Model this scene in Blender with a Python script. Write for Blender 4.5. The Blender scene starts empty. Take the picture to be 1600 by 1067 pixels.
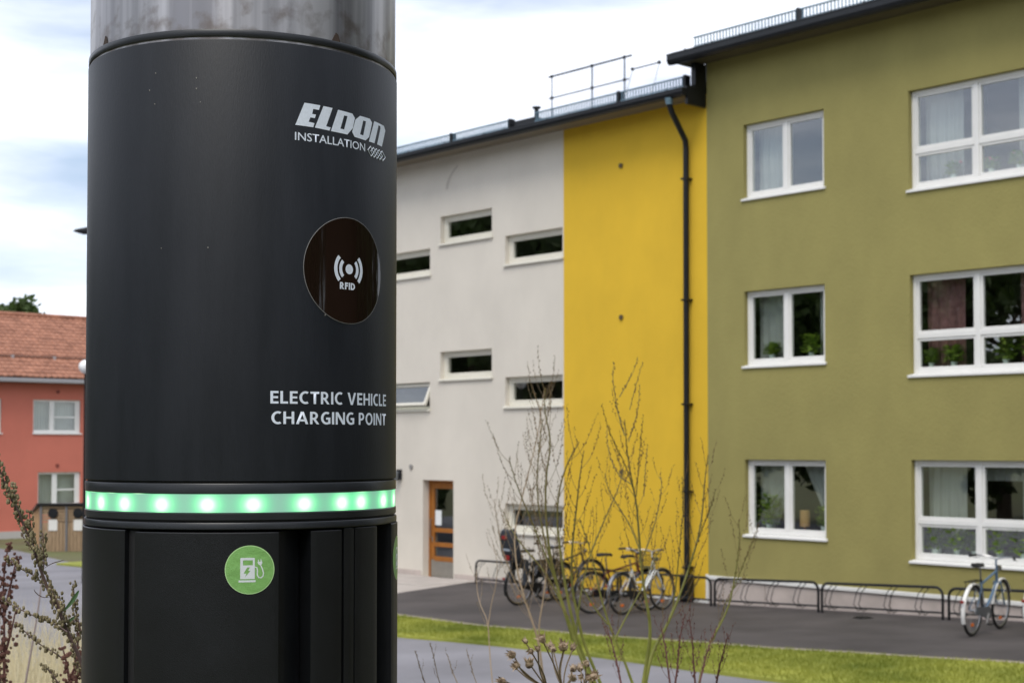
import bpy, bmesh, math, random
from mathutils import Vector, Matrix
rnd = random.Random(7)
R = math.radians
S = bpy.context.scene
col = S.collection

# ------------------------------------------------------------------ camera
F, SY, PITCH, CZ = 2323.857, 91.486, 0.030759, 2.70     # focal length in px of a 1600 px wide picture
cam = bpy.data.cameras.new('camera'); cam_o = bpy.data.objects.new('camera', cam); col.objects.link(cam_o)
cam.sensor_width = 36; cam.lens = F / 1600 * 36; cam.shift_y = SY / 1600
cam_o.location = (0, 0, CZ); cam_o.rotation_euler = (math.pi / 2 + PITCH, 0, 0)
cam.clip_start = 0.05; cam.clip_end = 2000
cam.dof.use_dof = True; cam.dof.focus_distance = 1.36; cam.dof.aperture_fstop = 20; cam.dof.aperture_blades = 9
S.camera = cam_o
# ------------------------------------------------------------------ world: pale broken cloud over a nishita sky
w = bpy.data.worlds.new('World'); S.world = w; w.use_nodes = True
nt = w.node_tree; N = nt.nodes; LK = nt.links; N.clear()
out = N.new('ShaderNodeOutputWorld'); bg = N.new('ShaderNodeBackground'); bg.inputs[1].default_value = 0.1
sky = N.new('ShaderNodeTexSky'); sky.sky_type = 'NISHITA'; sky.sun_disc = False
SUN_EL, SUN_AZ = R(57), R(196)          # azimuth clockwise from +Y: behind and to the left of the camera
sky.sun_elevation = SUN_EL; sky.sun_rotation = SUN_AZ; sky.dust_density = 1.2
tc = N.new('ShaderNodeTexCoord'); mp = N.new('ShaderNodeMapping'); mp.inputs['Scale'].default_value = (1.0, 1.0, 4.2)
mp.inputs['Location'].default_value = (3.1, 0.4, 0.35)
nz = N.new('ShaderNodeTexNoise'); nz.inputs['Scale'].default_value = 2.3; nz.inputs['Detail'].default_value = 7; nz.inputs['Roughness'].default_value = 0.52
rp = N.new('ShaderNodeValToRGB'); rp.color_ramp.elements[0].position = 0.36; rp.color_ramp.elements[0].color = (0.30, 0.30, 0.30, 1)
rp.color_ramp.elements[1].position = 0.56; rp.color_ramp.elements[1].color = (1, 1, 1, 1)
nz2 = N.new('ShaderNodeTexNoise'); nz2.inputs['Scale'].default_value = 5.0; nz2.inputs['Detail'].default_value = 5
rp2 = N.new('ShaderNodeValToRGB'); rp2.color_ramp.elements[0].position = 0.35; rp2.color_ramp.elements[0].color = (5.6, 6.2, 7.6, 1)
rp2.color_ramp.elements[1].position = 0.6; rp2.color_ramp.elements[1].color = (10.2, 10.5, 11.2, 1)
mx = N.new('ShaderNodeMix'); mx.data_type = 'RGBA'
LK.new(tc.outputs['Generated'], mp.inputs[0]); LK.new(mp.outputs[0], nz.inputs['Vector']); LK.new(mp.outputs[0], nz2.inputs['Vector'])
LK.new(nz.outputs[0], rp.inputs[0]); LK.new(nz2.outputs[0], rp2.inputs[0])
LK.new(rp.outputs[0], mx.inputs[0]); LK.new(sky.outputs[0], mx.inputs[6]); LK.new(rp2.outputs[0], mx.inputs[7])
LK.new(mx.outputs[2], bg.inputs[0]); LK.new(bg.outputs[0], out.inputs[0])
# ------------------------------------------------------------------ sun, veiled by cloud
sl = bpy.data.lights.new('sun', 'SUN'); sl.energy = 1.45; sl.angle = R(30); sl.color = (1, 0.95, 0.87)
so = bpy.data.objects.new('sun', sl); col.objects.link(so)
sd = Vector((math.sin(SUN_AZ) * math.cos(SUN_EL), math.cos(SUN_AZ) * math.cos(SUN_EL), math.sin(SUN_EL)))
so.rotation_euler = (-sd).to_track_quat('-Z', 'Y').to_euler()
S.view_settings.view_transform = 'Standard'; S.view_settings.look = 'None'; S.view_settings.gamma = 1
S.view_settings.exposure = 0.56; S.view_settings.use_curve_mapping = False
S.render.engine = 'CYCLES'; S.cycles.max_bounces = 8; S.cycles.transparent_max_bounces = 24

# ------------------------------------------------------------------ helpers
def at(px, py, Y):
    """point seen at pixel (px, py) of the 1600 px picture, Y metres in front of the camera"""
    cp, sp = math.cos(PITCH), math.sin(PITCH); a = (533.5 + SY - py) / F
    r = Vector(((px - 800) / F, -sp * a + cp, cp * a + sp)); r *= Y / r.y
    return Vector((r.x, r.y, r.z + CZ))

MATS = {}
def mat(name, c, rough=0.6, metal=0.0, var=0.0, vs=3.0, bump=0.0, bs=40.0, spec=0.5, emis=None, es=1.0, stretch=(1, 1, 1), trans=0.0, sheen=0.0, c2=None, rv=0.0):
    if name in MATS: return MATS[name]
    m = bpy.data.materials.new(name); m.use_nodes = True; MATS[name] = m
    t = m.node_tree; n = t.nodes; b = n['Principled BSDF']
    b.inputs['Base Color'].default_value = (*c, 1); b.inputs['Roughness'].default_value = rough
    b.inputs['Metallic'].default_value = metal; b.inputs['Specular IOR Level'].default_value = spec
    if emis: b.inputs['Emission Color'].default_value = (*emis, 1); b.inputs['Emission Strength'].default_value = es
    if var or bump or rv:
        tc = n.new('ShaderNodeTexCoord'); mp = n.new('ShaderNodeMapping'); mp.inputs['Scale'].default_value = stretch
        t.links.new(tc.outputs['Object'], mp.inputs[0])
    if var or rv:
        z = n.new('ShaderNodeTexNoise'); z.inputs['Scale'].default_value = vs; z.inputs['Detail'].default_value = 6; z.inputs['Roughness'].default_value = 0.6
        t.links.new(mp.outputs[0], z.inputs['Vector'])
        r = n.new('ShaderNodeValToRGB'); e = r.color_ramp.elements
        e[0].position = 0.3; e[1].position = 0.7
        lo = tuple(x * (1 - var) for x in c); hi = c2 if c2 else tuple(min(1, x * (1 + var)) for x in c)
        e[0].color = (*lo, 1); e[1].color = (*hi, 1)
        t.links.new(z.outputs[0], r.inputs[0]); t.links.new(r.outputs[0], b.inputs['Base Color'])
        if rv:
            mr = n.new('ShaderNodeMapRange'); mr.inputs[3].default_value = rough - rv; mr.inputs[4].default_value = rough + rv
            t.links.new(z.outputs[0], mr.inputs[0]); t.links.new(mr.outputs[0], b.inputs['Roughness'])
    if bump:
        z = n.new('ShaderNodeTexNoise'); z.inputs['Scale'].default_value = bs; z.inputs['Detail'].default_value = 4
        t.links.new(mp.outputs[0], z.inputs['Vector'])
        bp = n.new('ShaderNodeBump'); bp.inputs['Strength'].default_value = bump; bp.inputs['Distance'].default_value = 0.3 / bs
        t.links.new(z.outputs[0], bp.inputs['Height']); t.links.new(bp.outputs[0], b.inputs['Normal'])
    if trans:
        tr = n.new('ShaderNodeBsdfTranslucent'); tr.inputs[0].default_value = (*c, 1)
        ms = n.new('ShaderNodeMixShader'); ms.inputs[0].default_value = trans
        o = n['Material Output']; t.links.new(b.outputs[0], ms.inputs[1]); t.links.new(tr.outputs[0], ms.inputs[2]); t.links.new(ms.outputs[0], o.inputs[0])
    return m

def glass_mat(name, ior=2.0, tint=(0.95, 0.975, 0.96)):
    if name in MATS: return MATS[name]
    m = bpy.data.materials.new(name); m.use_nodes = True; MATS[name] = m
    t = m.node_tree; n = t.nodes; n.clear()
    o = n.new('ShaderNodeOutputMaterial'); a = n.new('ShaderNodeBsdfTransparent'); a.inputs[0].default_value = (*tint, 1)
    g = n.new('ShaderNodeBsdfGlossy'); g.inputs['Roughness'].default_value = 0.01
    r0 = ((ior - 1) / (ior + 1)) ** 2
    lw = n.new('ShaderNodeLayerWeight'); lw.inputs[0].default_value = 0.5; pw = n.new('ShaderNodeMath'); pw.operation = 'POWER'; pw.inputs[1].default_value = 5
    f = n.new('ShaderNodeMath'); f.operation = 'MULTIPLY_ADD'; f.inputs[1].default_value = 1 - r0; f.inputs[2].default_value = r0
    t.links.new(lw.outputs['Facing'], pw.inputs[0]); t.links.new(pw.outputs[0], f.inputs[0]); ms = n.new('ShaderNodeMixShader')
    t.links.new(f.outputs[0], ms.inputs[0]); t.links.new(a.outputs[0], ms.inputs[1]); t.links.new(g.outputs[0], ms.inputs[2]); t.links.new(ms.outputs[0], o.inputs[0])
    return m

class MB:
    """collects shapes and links them as ONE mesh object"""
    def __init__(s): s.v = []; s.f = []
    def add(s, vs, fs):
        k = len(s.v); s.v += [tuple(p) for p in vs]; s.f += [tuple(i + k for i in f) for f in fs]; return s
    def box(s, x0, x1, y0, y1, z0, z1, b=0.0):
        if b <= 0:
            v = [(x, y, z) for z in (z0, z1) for y in (y0, y1) for x in (x0, x1)]
            return s.add(v, [(0, 2, 3, 1), (4, 5, 7, 6), (0, 1, 5, 4), (2, 6, 7, 3), (0, 4, 6, 2), (1, 3, 7, 5)])
        def ring(z, q): return [(x0 + q + c[0], y0 + q + c[1], z) for c in ()]
        v = []
        for z, q in ((z0, b), (z0 + b, 0), (z1 - b, 0), (z1, b)):
            X0, X1, Y0, Y1 = x0 + q, x1 - q, y0 + q, y1 - q; c = b if q == 0 else b * .4
            v += [(X0 + c, Y0, z), (X1 - c, Y0, z), (X1, Y0 + c, z), (X1, Y1 - c, z), (X1 - c, Y1, z), (X0 + c, Y1, z), (X0, Y1 - c, z), (X0, Y0 + c, z)]
        f = [tuple(range(7, -1, -1)), tuple(range(24, 32))]
        for k in range(3):
            for i in range(8): j = (i + 1) % 8; f.append((8 * k + i, 8 * k + j, 8 * k + 8 + j, 8 * k + 8 + i))
        return s.add(v, f)
    def tube(s, pts, r, n=6, closed=False):
        pts = [Vector(p) for p in pts]; m = len(pts); rs = r if isinstance(r, (list, tuple)) else [r] * m
        v = []; f = []; up = None
        for i, p in enumerate(pts):
            if closed: t = pts[(i + 1) % m] - pts[i - 1]
            else: t = pts[min(i + 1, m - 1)] - pts[max(i - 1, 0)]
            if t.length < 1e-9: t = Vector((0, 0, 1))
            t.normalize()
            if up is None: up = Vector((0, 0, 1)) if abs(t.z) < 0.9 else Vector((1, 0, 0))
            a = t.cross(up)
            if a.length < 1e-6: a = t.cross(Vector((0, 1, 0)))
            a.normalize(); b = a.cross(t).normalized(); up = b
            for k in range(n):
                q = 2 * math.pi * k / n; v.append(p + (a * math.cos(q) + b * math.sin(q)) * rs[i])
        for i in range(m if closed else m - 1):
            j = (i + 1) % m
            for k in range(n): l = (k + 1) % n; f.append((i * n + k, i * n + l, j * n + l, j * n + k))
        if not closed: f.append(tuple(range(n - 1, -1, -1))); f.append(tuple((m - 1) * n + k for k in range(n)))
        return s.add(v, f)
    def lathe(s, prof, n=48, cx=0, cy=0, cap=True):
        v = []; f = []
        for (r, z) in prof:
            for k in range(n): a = 2 * math.pi * k / n; v.append((cx + r * math.cos(a), cy + r * math.sin(a), z))
        for i in range(len(prof) - 1):
            for k in range(n): l = (k + 1) % n; f.append((i * n + k, i * n + l, (i + 1) * n + l, (i + 1) * n + k))
        if cap: f.append(tuple(range(n - 1, -1, -1))); f.append(tuple((len(prof) - 1) * n + k for k in range(n)))
        return s.add(v, f)
    def blob(s, c, rx, ry, rz, n=6, m=4, jit=0.0, rr=rnd):
        c = Vector(c); v = [c + Vector((0, 0, -rz))]; f = []
        for i in range(1, m):
            th = math.pi * i / m
            for k in range(n):
                q = 2 * math.pi * k / n; j = 1 + (rr.random() - .5) * jit
                v.append(c + Vector((rx * math.sin(th) * math.cos(q) * j, ry * math.sin(th) * math.sin(q) * j, -rz * math.cos(th) * j)))
        v.append(c + Vector((0, 0, rz)))
        for k in range(n): l = (k + 1) % n; f.append((0, 1 + l, 1 + k))
        for i in range(m - 2):
            for k in range(n): l = (k + 1) % n; a = 1 + i * n; f.append((a + k, a + l, a + n + l, a + n + k))
        a = 1 + (m - 2) * n
        for k in range(n): l = (k + 1) % n; f.append((a + k, a + l, len(v) - 1))
        return s.add(v, f)
    def xf(s, M):
        s.v = [tuple(M @ Vector(p)) for p in s.v]; return s
    def build(s, name, material, parent=None, smooth=False, label=None):
        me = bpy.data.meshes.new(name); me.from_pydata(s.v, [], s.f); me.update()
        if smooth:
            me.polygons.foreach_set('use_smooth', [True] * len(me.polygons))
            try: me.set_sharp_from_angle(angle=R(38))
            except Exception: pass
        me.materials.append(material)
        o = bpy.data.objects.new(name, me); col.objects.link(o)
        if parent: o.parent = parent
        if label: o['label'] = label
        return o

def tag(o, label=None, cat=None, group=None, kind=None):
    for k, v in (('label', label), ('category', cat), ('group', group), ('kind', kind)):
        if v: o[k] = v
    return o
def empty(name, loc=(0, 0, 0), rz=0.0, label=None, cat=None, group=None):
    o = bpy.data.objects.new(name, None); col.objects.link(o); o.location = loc; o.rotation_euler = (0, 0, rz); o.empty_display_size = .2
    return tag(o, label, cat, group)
def copy_tree(o, parent=None):
    c = o.copy(); col.objects.link(c); c.parent = parent
    for ch in list(o.children): copy_tree(ch, c)
    return c
def smooth01(a, b, x): t = max(0, min(1, (x - a) / (b - a))); return t * t * (3 - 2 * t)

# facade frame: origin on the seam between the yellow and the green wall
O = Vector((3.35422, 25.40320, 0)); D = Vector((0.669536, -0.742779, 0)); NF = Vector((-0.742779, -0.669536, 0))
RZ = math.atan2(D.y, D.x)
def fw(s, n, z=0.0): return O + D * s + NF * n + Vector((0, 0, z))
def hgt(x, y):
    v = Vector((x, y, 0)) - O; s = v.dot(D)
    z = 0.034 * max(0, min(8, s)) - 0.05 * smooth01(-1, -9, s) - 0.85 * smooth01(-10, -25, s)
    bank = smooth01(10.5, 4.5, y) * smooth01(-60, -30, y)
    return z * (1 - bank) + 1.2 * bank

def gpt(px, py, dz=0.0):
    """where the sight line through (px, py) meets the terrain"""
    z = 0.0
    for _ in range(12):
        r = at(px, py, 1.0) - Vector((0, 0, CZ)); t = (z + dz - CZ) / r.z; x, y = r.x * t, r.y * t; z = hgt(x, y)
    return (x, y)

# ------------------------------------------------------------------ materials
M_ = dict(
    coat=mat('powder_coat_black', (0.0050, 0.0074, 0.0115), 0.47, 0, 0.35, 34, 0.45, 1000, spec=0.32, rv=0.05, stretch=(1, 1, .16), c2=(0.0105, 0.0125, 0.0170)),
    coat2=mat('powder_coat_housing', (0.0062, 0.0070, 0.0085), 0.44, 0, 0.3, 12, 0.5, 900, spec=0.34, rv=0.05),
    gap=mat('gap_black', (0.006, 0.006, 0.007), 0.7),
    ringm=mat('ring_plastic', (0.010, 0.0115, 0.014), 0.36, 0, 0.15, 15, 0.1, 900),
    print_=mat('silver_print', (0.72, 0.78, 0.88), 0.5, 0, 0.06, 400),
    gloss=mat('gloss_black_reflection_tint', (0.014, 0.008, 0.0055), 0.05, spec=0.6),  # brown reflection of the timber boards is painted into the base colour
    sticker=mat('green_sticker', (0.20, 0.42, 0.12), 0.35, 0, 0.10, 60, 0.5, 160),
    stickerrim=mat('sticker_rim', (0.42, 0.66, 0.30), 0.4),
    stickwhite=mat('sticker_white', (0.66, 0.70, 0.72), 0.45),
    render_cream=mat('cream_render', (0.68, 0.63, 0.55), 0.9, 0, 0.06, 0.8, 0.7, 45, stretch=(1, 1, .75)),
    render_yellow=mat('yellow_render', (0.72, 0.455, 0.028), 0.9, 0, 0.07, 0.9, 0.7, 45, stretch=(1, 1, .7)),
    render_green=mat('green_render', (0.300, 0.264, 0.088), 0.9, 0, 0.09, 1.1, 0.8, 45, stretch=(1, 1, .6)),
    frame=mat('white_frame', (0.80, 0.79, 0.76), 0.35, 0, 0.03, 4),
    cframe=mat('cream_frame', (0.72, 0.69, 0.60), 0.4, 0, 0.03, 4),
    black=mat('black_metal', (0.012, 0.013, 0.015), 0.35, 0.3, 0.2, 5),
    guard=mat('galvanised_blue_grey', (0.16, 0.25, 0.31), 0.45, 0.4, 0.15, 10),
    plinth=mat('pink_stone', (0.50, 0.43, 0.39), 0.85, 0, 0.16, 2.2, 0.4, 30),
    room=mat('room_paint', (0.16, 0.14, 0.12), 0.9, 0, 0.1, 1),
    asphalt=mat('dark_asphalt', (0.060, 0.052, 0.052), 0.85, 0, 0.38, 0.8, 0.8, 130, rv=.08),
    road=mat('grey_road', (0.21, 0.205, 0.225), 0.8, 0, 0.2, 0.5, 0.7, 110),
    paving=mat('light_paving', (0.42, 0.38, 0.35), 0.85, 0, 0.1, 2, 0.5, 60),
    lawn=mat('lawn_green', (0.19, 0.245, 0.022), 0.95, 0, 0.4, 0.9, 0.8, 60, c2=(0.36, 0.37, 0.06)),
    earth=mat('bank_earth', (0.16, 0.13, 0.065), 0.95, 0, 0.35, 0.6, 0.8, 30, c2=(0.13, 0.15, 0.05)),
    kerb=mat('kerb_stone', (0.36, 0.31, 0.25), 0.85, 0, 0.15, 5, 0.3, 60),
    wood=mat('oiled_wood', (0.32, 0.115, 0.016), 0.4, 0, 0.25, 6, 0.2, 30, stretch=(6, 6, 0.6)),
    rubber=mat('rubber', (0.014, 0.014, 0.014), 0.7),
    chrome=mat('chrome', (0.36, 0.36, 0.37), 0.38, 1.0),
    orange=mat('orange_reflector', (0.75, 0.17, 0.02), 0.3),
    redp=mat('red_plastic', (0.25, 0.012, 0.01), 0.3),
    curtain=mat('white_curtain', (0.66, 0.68, 0.66), 0.9, 0, 0.08, 3, trans=0.3),
    curtainp=mat('rose_curtain', (0.40, 0.20, 0.20), 0.9, 0, 0.35, 7, trans=0.3),
    leaf=mat('house_plant_leaf', (0.20, 0.36, 0.035), 0.55, 0, 0.6, 14, c2=(0.42, 0.56, 0.07), trans=.3),
    pot=mat('pale_pot', (0.74, 0.82, 0.76), 0.5),
    rice=mat('lamp_shade_tan', (0.55, 0.32, 0.12), 0.8),
)
GL = glass_mat('window_glass', 2.35)
GLC = glass_mat('stair_glass', 2.1)

# ------------------------------------------------------------------ ground
def axis_vals(lo, hi, step, far):
    v = []; x = lo
    while x <= hi + 1e-6: v.append(x); x += step
    e = []; st = step; x = hi
    while x < far: st *= 1.45; x += st; e.append(x)
    f = []; st = step; x = lo
    while x > -far: st *= 1.45; x -= st; f.append(x)
    return f[::-1] + v + e
xs = axis_vals(-34, 16, 0.5, 900); ys = axis_vals(-8, 56, 0.5, 900)
g = MB(); g.v = [(x, y, hgt(x, y)) for y in ys for x in xs]; nx = len(xs)
g.f = [(j * nx + i, j * nx + i + 1, (j + 1) * nx + i + 1, (j + 1) * nx + i) for j in range(len(ys) - 1) for i in range(nx - 1)]
tag(g.build('ground', M_['earth'], smooth=True), kind='structure')
def drape(name, poly, dz, material, step=0.5, thick=0.0):
    bm = bmesh.new(); f = bm.faces.new([bm.verts.new((x, y, 0)) for x, y in poly])
    if f.normal.z < 0: f.normal_flip()
    bm.normal_update()
    for ax, lo, hi in ((0, min(p[0] for p in poly), max(p[0] for p in poly)), (1, min(p[1] for p in poly), max(p[1] for p in poly))):
        k = math.ceil(lo / step) * step
        while k < hi:
            co = [0, 0, 0]; co[ax] = k; no = [0, 0, 0]; no[ax] = 1
            bmesh.ops.bisect_plane(bm, geom=bm.verts[:] + bm.edges[:] + bm.faces[:], plane_co=co, plane_no=no, dist=1e-5); k += step
    if thick:
        r = bmesh.ops.extrude_face_region(bm, geom=bm.faces[:])
        top = set(v for v in r['geom'] if isinstance(v, bmesh.types.BMVert))
        for v in bm.verts: v.co.z = hgt(v.co.x, v.co.y) + (dz if v in top else dz - thick)
    else:
        for v in bm.verts: v.co.z = hgt(v.co.x, v.co.y) + dz
    bmesh.ops.recalc_face_normals(bm, faces=bm.faces[:])
    me = bpy.data.meshes.new(name); bm.to_mesh(me); bm.free(); me.materials.append(material)
    o = bpy.data.objects.new(name, me); col.objects.link(o); o['kind'] = 'structure'; return o
ff = lambda s, n: (fw(s, n).x, fw(s, n).y)
drape('road', [(16, 8.2), (16, 13), (6, 16.4), (2.4, 18.6), (-1.0, 21.9), (-4.0, 27), (-6.5, 33), (-11, 42), (-17.0, 51.2), (-24, 58), (-46, 40), (-46, 22), (-22, 12), (-9, 8.4)], 0.015, M_['road'])
edge_in = [gpt(1720, 1051), gpt(1600, 1044.4), gpt(1460, 1036), gpt(1317, 1026), gpt(1200, 1019.5), gpt(1100, 1011), gpt(940, 1000), gpt(783, 986), gpt(700, 977), gpt(620, 966), (-3.0, 25.2)]
edge_out = [(-2.9, 23.6), gpt(620, 997), gpt(700, 1004), gpt(783, 1012), gpt(940, 1030), gpt(1100, 1053), gpt(1190, 1065), gpt(1290, 1078), gpt(1500, 1105), gpt(1720, 1130)]
drape('asphalt_apron', [ff(16, 0), ff(16, 1.0), (10.5, 13.0)] + [(x - .1, y - .15) for x, y in edge_in[:-1]] + [(-3.6, 26.4), (-5.0, 30.5), ff(-9.8, 0)], 0.028, M_['asphalt'])
drape('lawn', edge_in + edge_out, 0.055, M_['lawn'], thick=0.05)
ki = [(x * 1.0, y + 0.0) for x, y in edge_in]
ko = [(x + 0.03, y + 0.11) for x, y in edge_in]
drape('kerb_strip', ko + ki[::-1], 0.062, M_['kerb'], thick=0.05)
drape('door_paving', [ff(-9.6, 0), ff(-5.9, 0), ff(-5.9, .35), (-2.1, 27.3), (-4.6, 28.5)], 0.036, M_['paving'])
drape('far_lawn', [(-13.75, 45.0), (-12.6, 44.0), (-9.0, 43.4), (-6, 45.5), (-9.0, 47.6), (-12.8, 46.3)], 0.07, M_['lawn'], thick=0.06)
# paving joints by the door: raised slabs
pv = MB()
for i in range(7):
    for j in range(3):
        s0 = -9.4 + i * .5; n0 = .05 + j * .5; q = [fw(s0 + .01, n0 + .01), fw(s0 + .49, n0 + .01), fw(s0 + .49, n0 + .49), fw(s0 + .01, n0 + .49)]
        zz = hgt(q[0].x, q[0].y); v = [(p.x, p.y, zz + .03) for p in q] + [(p.x, p.y, zz + .046) for p in q]
        pv.add(v, [(4, 7, 6, 5), (0, 1, 5, 4), (1, 2, 6, 5), (2, 3, 7, 6), (3, 0, 4, 7)])
tag(pv.build('paving_slabs', M_['paving']), kind='structure')
gx, gy = gpt(1349, 968); dg = empty('drain_cover', (gx, gy, hgt(gx, gy) + .03), RZ, 'small round iron drain cover in the asphalt before the bicycle racks', 'drain cover')
MB().lathe([(.15, 0), (.15, .008), (.12, .008), (.12, .004), (.0, .004)], 20, cap=False).build('rim', M_['black'], dg)
for i in range(7): MB().box(-.10, .10, -.085 + i * .028, -.075 + i * .028, .004, .010).build('bar', M_['black'], dg)
# short lawn blades
gb = MB(); gm = mat('lawn_blades', (0.22, 0.28, 0.022), 0.8, 0, 0.4, 0.9, c2=(0.42, 0.42, 0.08), trans=0.3)
def in_poly(x, y, P):
    c = False; j = len(P) - 1
    for i in range(len(P)):
        if (P[i][1] > y) != (P[j][1] > y) and x < (P[j][0] - P[i][0]) * (y - P[i][1]) / (P[j][1] - P[i][1]) + P[i][0]: c = not c
        j = i
    return c
LP = edge_in + edge_out; k = 0
while k < 34000:
    x = rnd.uniform(-3, 8.5); y = rnd.uniform(11, 25)
    if not in_poly(x, y, LP): continue
    k += 1; z = hgt(x, y) + .05; h = rnd.uniform(.02, .06); a = rnd.uniform(0, 6.28); wd = .006
    dx, dy = math.cos(a) * wd, math.sin(a) * wd
    gb.add([(x - dx, y - dy, z), (x + dx, y + dy, z), (x + rnd.uniform(-.03, .03), y + rnd.uniform(-.03, .03), z + h)], [(0, 1, 2)])
tag(gb.build('lawn_grass', gm), 'short mown green grass on the strip between apron and road', 'grass', kind='stuff')

# ------------------------------------------------------------------ apartment buildings
def wall_holes(s0, s1, z0, z1, holes, depth=0.3, y=0.0):
    m = MB(); S_ = sorted({s0, s1} | {h[0] for h in holes} | {h[1] for h in holes}); Z_ = sorted({z0, z1} | {h[2] for h in holes} | {h[3] for h in holes})
    for a, b in zip(S_, S_[1:]):
        for c, d in zip(Z_, Z_[1:]):
            if any(h[0] <= a + 1e-6 and b <= h[1] + 1e-6 and h[2] <= c + 1e-6 and d <= h[3] + 1e-6 for h in holes): continue
            m.add([(a, y, c), (b, y, c), (b, y, d), (a, y, d)], [(0, 1, 2, 3)])
            m.add([(a, y + depth, c), (b, y + depth, c), (b, y + depth, d), (a, y + depth, d)], [(3, 2, 1, 0)])
    for (a, b, c, d) in holes:
        v = [(a, y, c), (b, y, c), (b, y, d), (a, y, d), (a, y + depth, c), (b, y + depth, c), (b, y + depth, d), (a, y + depth, d)]
        m.add(v, [(0, 4, 5, 1), (1, 5, 6, 2), (2, 6, 7, 3), (3, 7, 4, 0)])
    v = [(s0, y, z0), (s1, y, z0), (s1, y, z1), (s0, y, z1), (s0, y + depth, z0), (s1, y + depth, z0), (s1, y + depth, z1), (s0, y + depth, z1)]
    m.add(v, [(0, 1, 5, 4), (1, 2, 6, 5), (2, 3, 7, 6), (3, 0, 4, 7)])
    return m

GM = ('small', 'wide')
def sash_window(par, s0, s1, z0, z1, fm, transom=None, inset=0.075, mull=True, top_bar=None, jamb=.062):
    """frame mesh > sash, pane, sill"""
    zf = z0 + 0.055; y0, y1 = inset, inset + .07
    m = MB(); j = jamb
    m.box(s0, s0 + j, y0, y1, zf, z1, .006); m.box(s1 - j, s1, y0, y1, zf, z1, .006)
    m.box(s0 + j, s1 - j, y0, y1, z1 - j, z1, .006); m.box(s0 + j, s1 - j, y0, y1, zf, zf + j, .006)
    xs_ = [s0 + j]
    if mull: c = (s0 + s1) / 2; m.box(c - .04, c + .04, y0, y1, zf + j, z1 - j, .006); cells = [(s0 + j, c - .04), (c + .04, s1 - j)]
    else: cells = [(s0 + j, s1 - j)]
    rows = [(zf + j, z1 - j)]
    if transom:
        for a, b in cells: m.box(a, b, y0, y1, transom - .04, transom + .04, .006)
        rows = [(zf + j, transom - .04), (transom + .04, z1 - j)]
    fr = m.build('window', fm, par)
    for a, b in cells:
        for c, d in rows:
            q = .038; sm = MB(); ya, yb = y0 + .014, y1 + .012
            sm.box(a + .002, a + q, ya, yb, c + .002, d - .002, .004); sm.box(b - q, b - .002, ya, yb, c + .002, d - .002, .004)
            sm.box(a + q, b - q, ya, yb, d - q, d - .002, .004); sm.box(a + q, b - q, ya, yb, c + .002, c + q, .004)
            sm.build('sash', fm, fr)
            MB().box(a + q - .004, b - q + .004, ya + .025, ya + .031, c + q - .004, d - q + .004).build('pane', GL if fm is M_['frame'] else GLC, fr)
    sm = MB(); e = .035
    sm.add([(s0 - e, -.045, z0), (s1 + e, -.045, z0), (s1 + e, -.045, z0 + .03), (s0 - e, -.045, z0 + .03), (s0 - e, -.03, z0), (s1 + e, -.03, z0),
            (s1 + e, .0, z0 + .045), (s0 - e, .0, z0 + .045), (s1 + e, -.002, z0 + .02), (s0 - e, -.002, z0 + .02)], [(0, 1, 2, 3), (3, 2, 6, 7), (0, 4, 5, 1), (4, 9, 8, 5), (1, 5, 8, 6, 2), (0, 3, 7, 9, 4)])
    sm.box(s0 + .002, s1 - .002, .001, inset + .02, z0 + .002, z0 + .052)
    sm.build('sill', fm, fr)
    return fr

bc = empty('apartment_building', O, RZ, 'cream and yellow rendered three-storey apartment building with low dark eaves', 'building', 'joined apartment blocks')
bgn = empty('apartment_building', O, RZ, 'taller olive green rendered apartment building at the right', 'building', 'joined apartment blocks')
small = [(.80, 2.43, b, b + 1.285) for b in (6.79, 3.99, 1.19)]
big = [(3.99, 6.16, b, b + 1.55) for b in (6.53, 3.73, .94)]
far = [(7.9, 9.53, b, b + 1.285) for b in (6.79, 3.99, 1.19)] + [(11.1, 13.2, b, b + 1.55) for b in (6.53, 3.73, .94)]
stair = [(-7.23, -5.61, 6.84, 7.45), (-5.21, -3.58, 6.23, 6.84), (-9.25, -7.57, 6.24, 6.83), (-7.23, -5.61, 4.03, 4.64), (-5.21, -3.58, 3.43, 4.05), (-9.25, -7.57, 3.42, 4.03), (-5.21, -3.58, .98, 1.57)]
door = (-7.80, -6.80, -.04, 1.99)
GZ = -1.2
wall_holes(-20, -3.55, GZ, 8.74, stair + [door]).build('wall', M_['render_cream'], bc, label='cream rendered wall with narrow stair windows')
wall_holes(-3.55, 0, .07, 8.74, []).build('wall', M_['render_yellow'], bc, label='yellow rendered wall panel')
wall_holes(0, 16, .505, 9.44, small + big + far, y=-.012).build('wall', M_['render_green'], bgn, label='olive green rendered wall')
MB().box(-3.55, -.06, -.004, .28, GZ, .068).build('base_strip', M_['frame'], bc)
MB().box(-.055, 0.0, -.022, .28, GZ, .52).build('corner_strip', M_['frame'], bgn)
MB().box(0, 16, -.04, .28, .44, .503, .006).build('base_trim', M_['frame'], bgn)
MB().box(0, 16, .03, .28, GZ, .438).build('plinth_backing', M_['gap'], bgn)
for i in range(12):
    MB().box(.006 + i * 1.2, 1.196 + i * 1.2, -.008 + .002 * (i % 2), .028, -.3, .436, .004).build('plinth_panel', M_['plinth'], bgn)
MB().box(-6.75, -3.555, -.015, 0.0, -.3, .10, .003).build('plinth_strip', M_['plinth'], bc)
MB().box(-20, -7.85, -.015, 0.0, -.3, .10, .003).build('plinth_strip', M_['plinth'], bc)
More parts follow.
